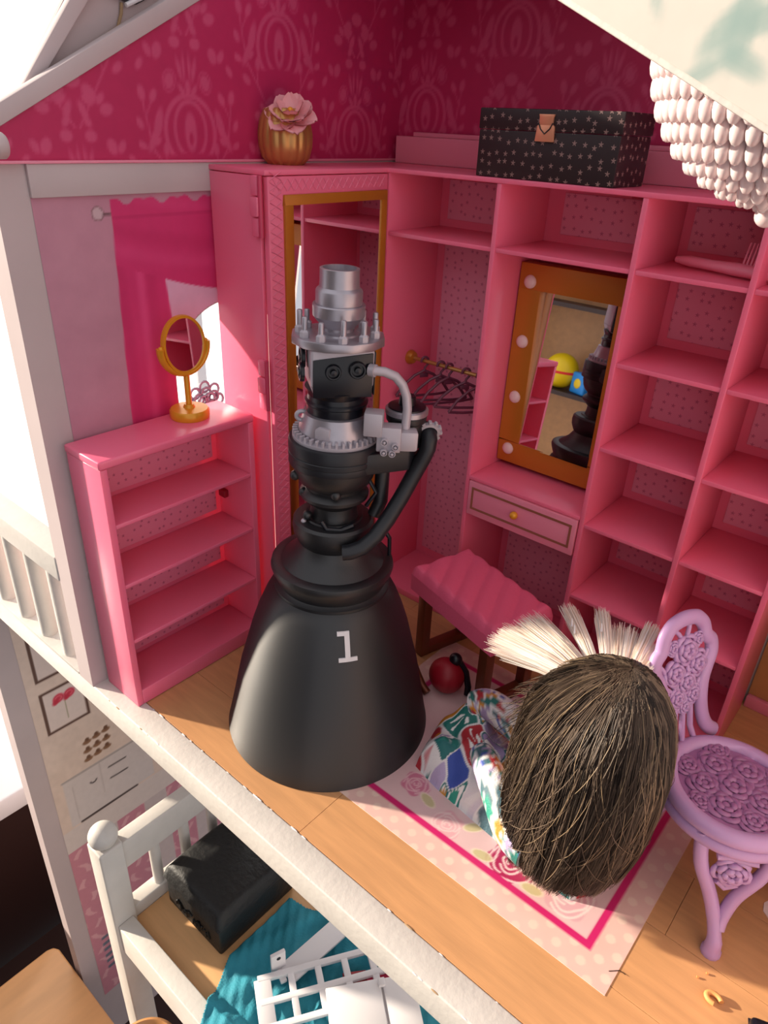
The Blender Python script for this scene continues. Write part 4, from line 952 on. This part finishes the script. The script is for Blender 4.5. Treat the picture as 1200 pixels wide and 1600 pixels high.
gl.build('tinsel', 'white_plastic', do)
# dress: skirt spread on the rug
foot = np.array([(17.5, 9.5), (17.1, 10.9), (16.8, 12.6), (17.2, 14.3), (18.4, 15.6), (20.6, 15.6), (23, 14.4), (26, 13.5), (29.3, 12.3), (30.4, 9.6), (29.4, 8.0), (27.4, 7.9), (25.2, 8.3), (22.5, 8.6), (19.5, 9.0)])
def poly_sd(P, x, y):
    d = np.full(x.shape, 1e9); ins = np.zeros(x.shape, bool); n = len(P)
    for i in range(n):
        a = P[i]; b = P[(i+1) % n]; d = np.minimum(d, seg_d(x, y, a[0], a[1], b[0], b[1]))
        c_ = (a[1] > y) != (b[1] > y); xi = (b[0]-a[0])*(y-a[1])/(b[1]-a[1]+1e-12)+a[0]; ins ^= c_ & (x < xi)
    return np.where(ins, d, -d)
def swirl(x, y, seed=21, dens=52):
    r = np.random.default_rng(seed); n = dens
    cx = r.uniform(15, 31, n*3); cy = r.uniform(5.5, 16.5, n*3)
    PAL = np.array([(228, 222, 222), (36, 116, 108), (206, 138, 44), (180, 44, 54), (168, 148, 190), (58, 82, 168), (222, 216, 220), (44, 150, 130), (212, 140, 40), (176, 160, 196), (70, 104, 116), (186, 168, 204)], float)
    wx = x+0.35*np.sin(y*1.7)+0.2*np.sin(y*3.9); wy = y+0.35*np.sin(x*1.5+1)
    D = np.hypot(wx[..., None]-cx, wy[..., None]-cy); o = np.argsort(D, -1)[..., :2]
    d1 = np.take_along_axis(D, o[..., :1], -1)[..., 0]; d2 = np.take_along_axis(D, o[..., 1:2], -1)[..., 0]; id_ = o[..., 0]
    pc = r.integers(0, len(PAL), n*3); c = PAL[pc[id_]]
    ring = np.sin(d1*9.0+id_*1.3) > 0.72
    c = np.where(((id_ % 3 == 0) & ring)[..., None], np.array((244, 240, 236.)), c)
    c = np.where(((id_ % 4 == 1) & (d1 < 0.32))[..., None], PAL[(pc[id_]+5) % len(PAL)], c)
    a = np.arctan2(wy-cy[id_], wx-cx[id_]); pet = (np.cos(a*5+id_) > 0.55) & (d1 > 0.15) & (d1 < 0.6)
    c = np.where(((id_ % 5 == 2) & pet)[..., None], np.array((246, 242, 240.)), c)
    c = mixc(c, (38, 112, 112), sm(d2-d1-0.13, 0.03)*((id_ % 3) == 0)); c = mixc(c, (232, 228, 228), sm(d2-d1-0.14, 0.03)*((id_ % 3) > 0))
    return c
st = 0.06; gx = np.arange(15.5, 31.2, st); gy = np.arange(5.8, 16.4, st); GX, GY = np.meshgrid(gx, gy, indexing='ij')
sdp = poly_sd(foot, GX, GY); inside = sdp > -0.3
def bump_(cx, cy, sx, sy, h): return h*np.exp(-((GX-cx)/sx)**2-((GY-cy)/sy)**2)
Hh = 1.5+bump_(20.4, 12.2, 3.0, 1.5, 1.6)+bump_(24.5, 10.6, 3.2, 1.6, 1.8)+bump_(28.3, 9.8, 2.4, 2.4, 5.0)+bump_(18.8, 13.4, 1.3, 1.1, 1.5)+bump_(19.0, 10.2, 1.4, .9, .5)
Hh = Hh+0.22*np.sin(GX*1.9+GY*1.1)+0.16*np.sin(GY*2.7-GX*0.8+1)+0.08*np.sin(GX*4.1+GY*3)
HZ = np.clip(Hh, 0.3, None)*np.sqrt(np.clip(1-(1-np.clip(sdp/1.5, 0, 1))**2, 0, 1))+0.03
HZ = np.where(sdp < 0.02, 0.03+(sdp-0.02)*0.6, HZ)
idx = -np.ones(GX.shape, int); idx[inside] = np.arange(inside.sum())
kk = inside[:-1, :-1] & inside[1:, :-1] & inside[:-1, 1:] & inside[1:, 1:]
ii, jj = np.nonzero(kk)
sk = M(); sk.v = [(x-DX, y-DY, z) for x, y, z in zip(GX[inside], GY[inside], HZ[inside])]
sk.f = [(idx[i, j], idx[i+1, j], idx[i+1, j+1], idx[i, j+1]) for i, j in zip(ii, jj)]
dress = sk.build('dress', 'fabric_print', do, smooth=80, colors=nlin(swirl(GX[inside][None], GY[inside][None])[0]))
def printed_tube(name, pts, rs, parent, seed, n=26):
    m = M(); m.tube(smooth_pts(pts, 8), rs if not isinstance(rs, tuple) else [rs[0]+(rs[1]-rs[0])*i/((len(pts)-1)*8) for i in range((len(pts)-1)*8+1)], n)
    V_ = np.array(m.v); k = len(V_)//n; ang = np.tile(np.arange(n), k)/n*5.5; lon = np.repeat(np.arange(k), n)/k*9.0
    return m.build(name, 'fabric_print', parent, smooth=80, colors=nlin(swirl((17+lon)[None], (7+np.abs(ang-2.75)*2)[None], seed)[0]))
printed_tube('sleeve', [(-6.4, 0.8, 3.5), (-5.2, -0.3, 3.9), (-3.6, -1.6, 3.9), (-2.2, -2.4, 3.3), (-1.0, -2.6, 3.2)], (0.75, 1.15), do, 33)
printed_tube('sleeve', [(-9.0, 3.9, 3.5), (-8.2, 4.1, 4.0), (-6.8, 3.8, 4.3), (-4.5, 3.0, 4.6), (-2.0, 1.8, 5.2)], (0.95, 1.1), do, 35)
M().tube(smooth_pts([(-4.4, 1.9, 3.9), (-4.2, 0.9, 4.6), (-3.6, 0.2, 5.0), (-2.6, 0.2, 5.6)], 5), 0.48, 12).build('arm', 'skin', do, smooth=70)
# red purse behind the dress
pu = thing('purse', 'dark red round purse with black knob lying behind the dress', 'purse', (14.6, 16.6, 0.04))
M().ball((0, 0, 1.35), (1.35, 1.2, 1.35), 28, 18).build('purse_body', 'red', pu, smooth=80)
M().ball((0.35, 0.45, 2.75), (0.5, 0.45, 0.5), 16, 12).build('knob', 'black_gloss', pu, smooth=80)
M().tube([(0.5, 0.6, 2.7), (1.1, 0.8, 1.8), (1.5, 0.7, 0.7), (1.6, 0.5, 0.12)], 0.24, 10).build('strap', 'black_gloss', pu, smooth=60)
M().tube([(-2.2, -1.2, 1.9), (-1.8, -1.2, 1.2), (-1.2, -1.3, 0.5), (-0.6, -1.4, 0.2)], 0.3, 10).build('strap', 'bronze', pu, smooth=60)

# ================================================================== BEAD CHANDELIER
cx, cy = 29.75, 8.0
la = thing('bead_chandelier', 'pearly white tiered bead chandelier hanging at the upper right', 'chandelier', (cx, cy, 34.3))
M().lathe([(0.25, 0.78), (1.4, 1.08), (2.45, 1.72), (3.27, 2.6), (3.8, 3.65), (3.97, 4.7), (3.95, 5.5), (0.4, 5.7), (0.3, 6.8)], 40).build('shade_core', 'lamp_frame', la, smooth=50)
M().tube([(0, 0, 6.5), (0, 0, 8.6)], 0.1, 8).build('cord', 'white_plastic', la)
b0 = M().ball((0, 0, 0), (0.24, 0.24, 0.42), 10, 7)
bead = None; rest = M(); spots = []
for ti, (r, z) in enumerate(((4.05, 5.2), (4.07, 4.68), (4.03, 4.15), (3.9, 3.6), (3.68, 3.05), (3.38, 2.55), (3.0, 2.08), (2.55, 1.68), (2.05, 1.34), (1.48, 1.06), (0.85, 0.86), (0.33, 0.74))):
    n = max(5, int(2*PI*r/0.42))
    for k in range(n): a = 2*PI*(k+0.5*(ti % 2))/n; spots.append((r*math.cos(a), r*math.sin(a), z))
view = Vector((36.2-cx, -17.8-cy, 1.0)).normalized()
spots.sort(key=lambda p: -(Vector((p[0], p[1], 0)).dot(view)))
for i, p in enumerate(spots):
    if i < 290:
        if bead is None: bead = b0.build('bead', 'pearl', la, smooth=80); bq = bead
        else: bq = copy_part(bead, la)
        bq.location = tuple(v*S for v in p)
    else: rest.add(b0.v, b0.f, Matrix.Translation(p))
rest.build('bead_rows', 'pearl', la, smooth=80)['kind'] = 'stuff'
M().ball((0, 0, 0.28), 0.36, 20, 12).build('tip_bead', 'pearl', la, smooth=80)
tag(M().box(-6, 42.5, 7.5, 8.5, 42.9, 44.0).build('trim_6', 'white_wall'), 'white cross beam of the roof frame', kind='structure')

# ================================================================== small bits on the floor
fl_ = thing('crumb', 'tiny curled wood shaving on the floor at the lower right', 'crumb', (37.0, 8.05, 0.02))
M().tube([(0.35*math.cos(a), 0.25*math.sin(a), 0.15) for a in [0.3+4.6*i/14 for i in range(15)]], 0.13, 7).build('curl', 'crumb', fl_, smooth=60)
for px, py, rz_ in ((36.3, 9.1, 0.4), (36.0, 8.6, 1.2)): M().tube([(px-37.0, py-8.05, 0.04), (px-36.9, py-8.0, 0.04)], 0.06, 5).build('flake', 'crumb', fl_)
pt = M().prism([(0, 0), (0.35, -0.1), (0.55, 0.35), (0.45, 1.1), (0.15, 0.95), (-0.1, 0.5)], 'z', 0.01, 0.07).build('paper_scrap', 'white_line')
pt.location = (37.9*S, 14.2*S, 0); pt.rotation_euler = (0, 0, 0.7); tag(pt, 'tiny pale paper scrap on the floor beside the chair leg', 'scrap')
bc = thing('black_case', 'black plastic case corner at the lower right edge of the floor', 'case', (40.0, 6.9, 0.0), (0, 0, math.radians(20)))
M().box(-1.0, 1.0, -1.6, 1.6, 0.0, 0.9).build('case_body', 'black_gloss', bc, bevel=0.25, seg=3)
M().box(-1.02, 1.02, -1.62, 1.62, 0.42, 0.5).build('case_seam', 'black_grey', bc, bevel=0.03)
hk_ = M().tube([(32.6, 5.9, 0.05), (33.0, 6.3, 0.05), (33.3, 6.3, 0.05)], 0.02, 4)
tag(hk_.build('loose_hair', 'hair_base'), 'single dark hair lying across the rug corner', 'hair')

# ================================================================== LOWER STOREY: doll bed and clutter
BZ = -33.5
bd = thing('doll_bed', 'white wooden doll bed with ball finial posts and bare wooden base in the lower storey', 'bed', (8.0, 7.0, -80))
def B(x0, x1, y0, y1, z0, z1, name, m='white_paint', bev=0.12): return M().box(x0-8, x1-8, y0-7, y1-7, z0+80, z1+80).build(name, m, bd, bevel=bev, seg=3)
for px, py in ((-9.1, -0.4), (-9.1, 15.4), (27.5, -0.4), (27.5, 15.4)):
    po = B(px-1.15, px+1.15, py-1.15, py+1.15, -79.98, -21.9, 'post', bev=0.2)
    M().ball((px-8, py-7, 59.1), (1.3, 1.3, 1.25), 28, 18).build('finial', 'white_paint', po, smooth=80)
    M().lathe([(0.7, 57.9), (0.75, 58.2), (0.6, 58.4)], 20, cx=px-8, cy=py-7).build('finial_neck', 'white_paint', po, smooth=60)
for x in (-9.1, 27.5):
    B(x-0.75, x+0.75, 0.75, 14.25, -26.1, -22.6, 'end_rail'); B(x-0.75, x+0.75, 0.75, 14.25, -34.9, -32.0, 'end_rail')
    for y in (4.1, 7.5, 10.9): M().lathe([(0.55, 48.0), (0.55, 53.9)], 18, cx=x-8, cy=y-7).build('slat', 'white_paint', bd, smooth=60)
B(-7.95, 26.35, -1.3, 0.35, -36.3, -32.3, 'side_rail'); B(-7.95, 26.35, 14.65, 16.3, -36.3, -32.3, 'side_rail')
B(-8.3, 26.6, 0.3, 14.7, -34.6, BZ, 'bed_base', 'wood_bed', 0.05)

bg_ = thing('black_bag', 'black soft fabric case lying on the bed base by the headboard', 'bag', (-3.2, 8.6, BZ))
def pillow(hx, hy, h, top):
    m = M(); n = 26; vs = []; fs = []
    for i in range(n+1):
        for j in range(n+1):
            u = -1+2*i/n; v = -1+2*j/n; e = min(1-abs(u), 1-abs(v)); rr = math.sqrt(max(0, 1-(1-min(1, e/0.16))**2))
            vs.append((hx*u, hy*v, h+top*rr*(0.75+0.25*math.cos(u*1.3)*math.cos(v*1.2))+0.10*math.sin(5*u+3*v)*rr))
    for i in range(n):
        for j in range(n): a = i*(n+1)+j; fs.append((a, a+n+1, a+n+2, a+1))
    m.add(vs, fs); return m
M().box(-4.2, 4.2, -4.7, 4.7, 0.02, 3.7).build('case_base', 'black_fabric', bg_, bevel=0.3, seg=3)
M().box(-4.3, 4.3, -4.8, 4.8, 3.7, 4.0).build('zip_seam', 'black_grey', bg_, bevel=0.1)
pillow(4.35, 4.85, 3.95, 1.9).build('case_lid', 'black_fabric', bg_, smooth=70)
bp_ = M()
for i in range(16): bp_.tube([(-2.6+0.33*i, -4.74, 1.2+0.5*math.sin(i*2.1)), (-2.45+0.33*i, -4.78, 1.9+0.4*math.sin(i*1.3)), (-2.3+0.33*i, -4.74, 1.5+0.5*math.cos(i))], 0.09, 6)
bp_.build('embossed_patch', 'black_fabric', bg_, smooth=60)

tc_ = thing('teal_cloth', 'crumpled teal fabric spread over the doll bed', 'cloth', (0, 0, BZ))
cp = np.array([(4.9, -1.35), (3.0, 1.6), (1.7, 4.2), (1.6, 12.0), (8, 14.2), (24, 14.2), (25.5, 6), (24, -1.1), (14, -1.3)])
gx = np.arange(0.5, 26.5, 0.11); gy = np.arange(-2.2, 15, 0.11); GX, GY = np.meshgrid(gx, gy, indexing='ij'); sdc = poly_sd(cp, GX, GY); ins_ = sdc > 0
HZ = 0.42+0.28*np.sin(GX*1.1+GY*0.5)*np.sin(GY*0.45+1)+0.18*np.sin(GX*2.1-GY*0.7)+0.05*np.sin(GX*5+GY*4)
HZ = np.where(GY < 0.4, np.maximum(HZ, 0)+1.35, HZ); HZ = np.maximum(HZ, 0.06)
HZ = np.where((GY >= 0.4) & (GY < 1.6), HZ+1.3*(1.6-GY)/1.2, HZ)
HZ += 0.0
idx = -np.ones(GX.shape, int); idx[ins_] = np.arange(ins_.sum()); kk = ins_[:-1, :-1] & ins_[1:, :-1] & ins_[:-1, 1:] & ins_[1:, 1:]; ii, jj = np.nonzero(kk)
cm = M(); cm.v = list(zip(GX[ins_], GY[ins_], HZ[ins_])); cm.f = [(idx[i, j], idx[i+1, j], idx[i+1, j+1], idx[i, j+1]) for i, j in zip(ii, jj)]
co = cm.build('cloth', 'teal', tc_, smooth=80)
so_ = co.modifiers.new('thick', 'SOLIDIFY'); so_.thickness = 0.0012
def lay(m, name, material, label, cat, loc, rot, bev=0.05):
    o = m.build(name, material, bevel=bev); o.location = tuple(v*S for v in loc); o.rotation_euler = rot; return tag(o, label, cat)
lay(M().box(-1.05, 1.05, -3.4, 3.4, 0, 0.3), 'white_plank', 'white_plastic', 'plain white plank lying on the teal cloth', 'plank', (7.5, 9.9, BZ+0.85), (0, 0, math.radians(-5)))
lt = thing('lattice_frame', 'white plastic window lattice with two rows of square openings on the cloth', 'lattice', (11.0, 8.6, BZ+1.1), (0, 0, math.radians(57)))
for y in (-2.1, 0, 2.1): M().box(-6.4, 6.4, y-0.27, y+0.27, 0, 0.45).build('long_bar', 'white_plastic', lt, bevel=0.05)
for x in (-6.0, -3.4, -0.9, 1.6, 4.1, 6.3): M().box(x-(0.75 if x == -6.0 else 0.3), x+(0.75 if x == -6.0 else 0.3), -2.0, 2.0, 0.03, 0.42).build('cross_bar', 'white_plastic', lt, bevel=0.05)
kb = thing('bracket', 'small white plastic bracket with a hole standing beside the lattice', 'bracket', (6.2, 6.5, BZ+0.75), (0, 0, math.radians(-20)))
M().box(-0.18, 0.18, -0.7, 0.7, 0, 2.6).build('upright', 'white_plastic', kb, bevel=0.08)
M().box(-0.2, 1.4, -0.3, 0.3, 0, 0.35).build('foot', 'white_plastic', kb, bevel=0.06)
M().lathe([(0.2, -0.22), (0.2, 0.22)], 14, mx=Matrix.Translation((0, 0, 2.0)) @ Matrix.Rotation(PI/2, 4, 'Y')).build('hole', 'black_grey', kb)
wbx = thing('white_box', 'plain white plastic box in front of the lattice on the bed', 'box', (16.4, 8.4, BZ+1.0), (0, 0, math.radians(52)))
M().box(-3.8, 3.8, -2.9, 2.9, 0, 2.2).build('box_body', 'white_plastic', wbx, bevel=0.12)
M().box(-3.9, 0.9, -3.0, 3.0, 2.2, 2.6).build('box_lid', 'white_plastic', wbx, bevel=0.08)
M().box(1.1, 3.9, -3.0, 3.0, 2.2, 2.5).build('box_flap', 'white_plastic', wbx, bevel=0.08)
M().box(0.7, 1.3, 2.2, 2.9, 2.5, 2.9).build('catch', 'white_plastic', wbx, bevel=0.08)
for px, py, lab in ((13.9, 11.9, 'crumpled red and white printed paper under the far end of the lattice'), (12.3, 10.4, 'small red printed paper scrap seen through the lattice')):
    o = M().box(-1.1, 1.1, -0.9, 0.9, 0, 0.2).build('printed_paper', 'red' if px < 13 else 'pink_deep', bevel=0.06); o.location = (px*S, py*S, (BZ+0.75)*S); o.rotation_euler = (0.05, 0.08, 0.9); tag(o, lab, 'paper')

tb = thing('wooden_table', 'light orange wooden table with a rounded corner at the lower left', 'table', (-18, -22, -80))
M().prism([(-13.2, -22), (-13.2, 19.8), (-12.9, 20.6), (-12.1, 21.0), (13, 21.0), (13, -22)], 'z', 16.2, 18.0).build('table_top', 'wood_table', tb, bevel=0.3, seg=3)
for x in (-11, 11):
    for y in (-19, 18): M().box(x-1.2, x+1.2, y-1.2, y+1.2, 0.02, 16.2).build('leg', 'wood_table', tb, bevel=0.15)
so2 = thing('round_stool', 'round wooden stool with a raised rim at the bottom of the picture', 'stool', (-0.4, -4.4, -80))
M().lathe([(0, 39.2), (2.6, 39.2), (2.75, 39.9), (3.0, 40.1), (3.3, 39.9), (3.4, 39.2), (3.2, 37.8), (0, 37.6)], 56).build('seat', 'wood_rim', so2, smooth=50)
M().lathe([(2.6, 39.22), (2.5, 39.3), (0, 39.3)], 48).build('seat_inlay', 'white_plastic', so2, smooth=50)
M().lathe([(3.0, 0.02), (2.6, 0.8), (0.8, 1.6), (0.6, 20), (0.9, 37.8)], 32).build('pedestal', 'wood_rim', so2, smooth=50)
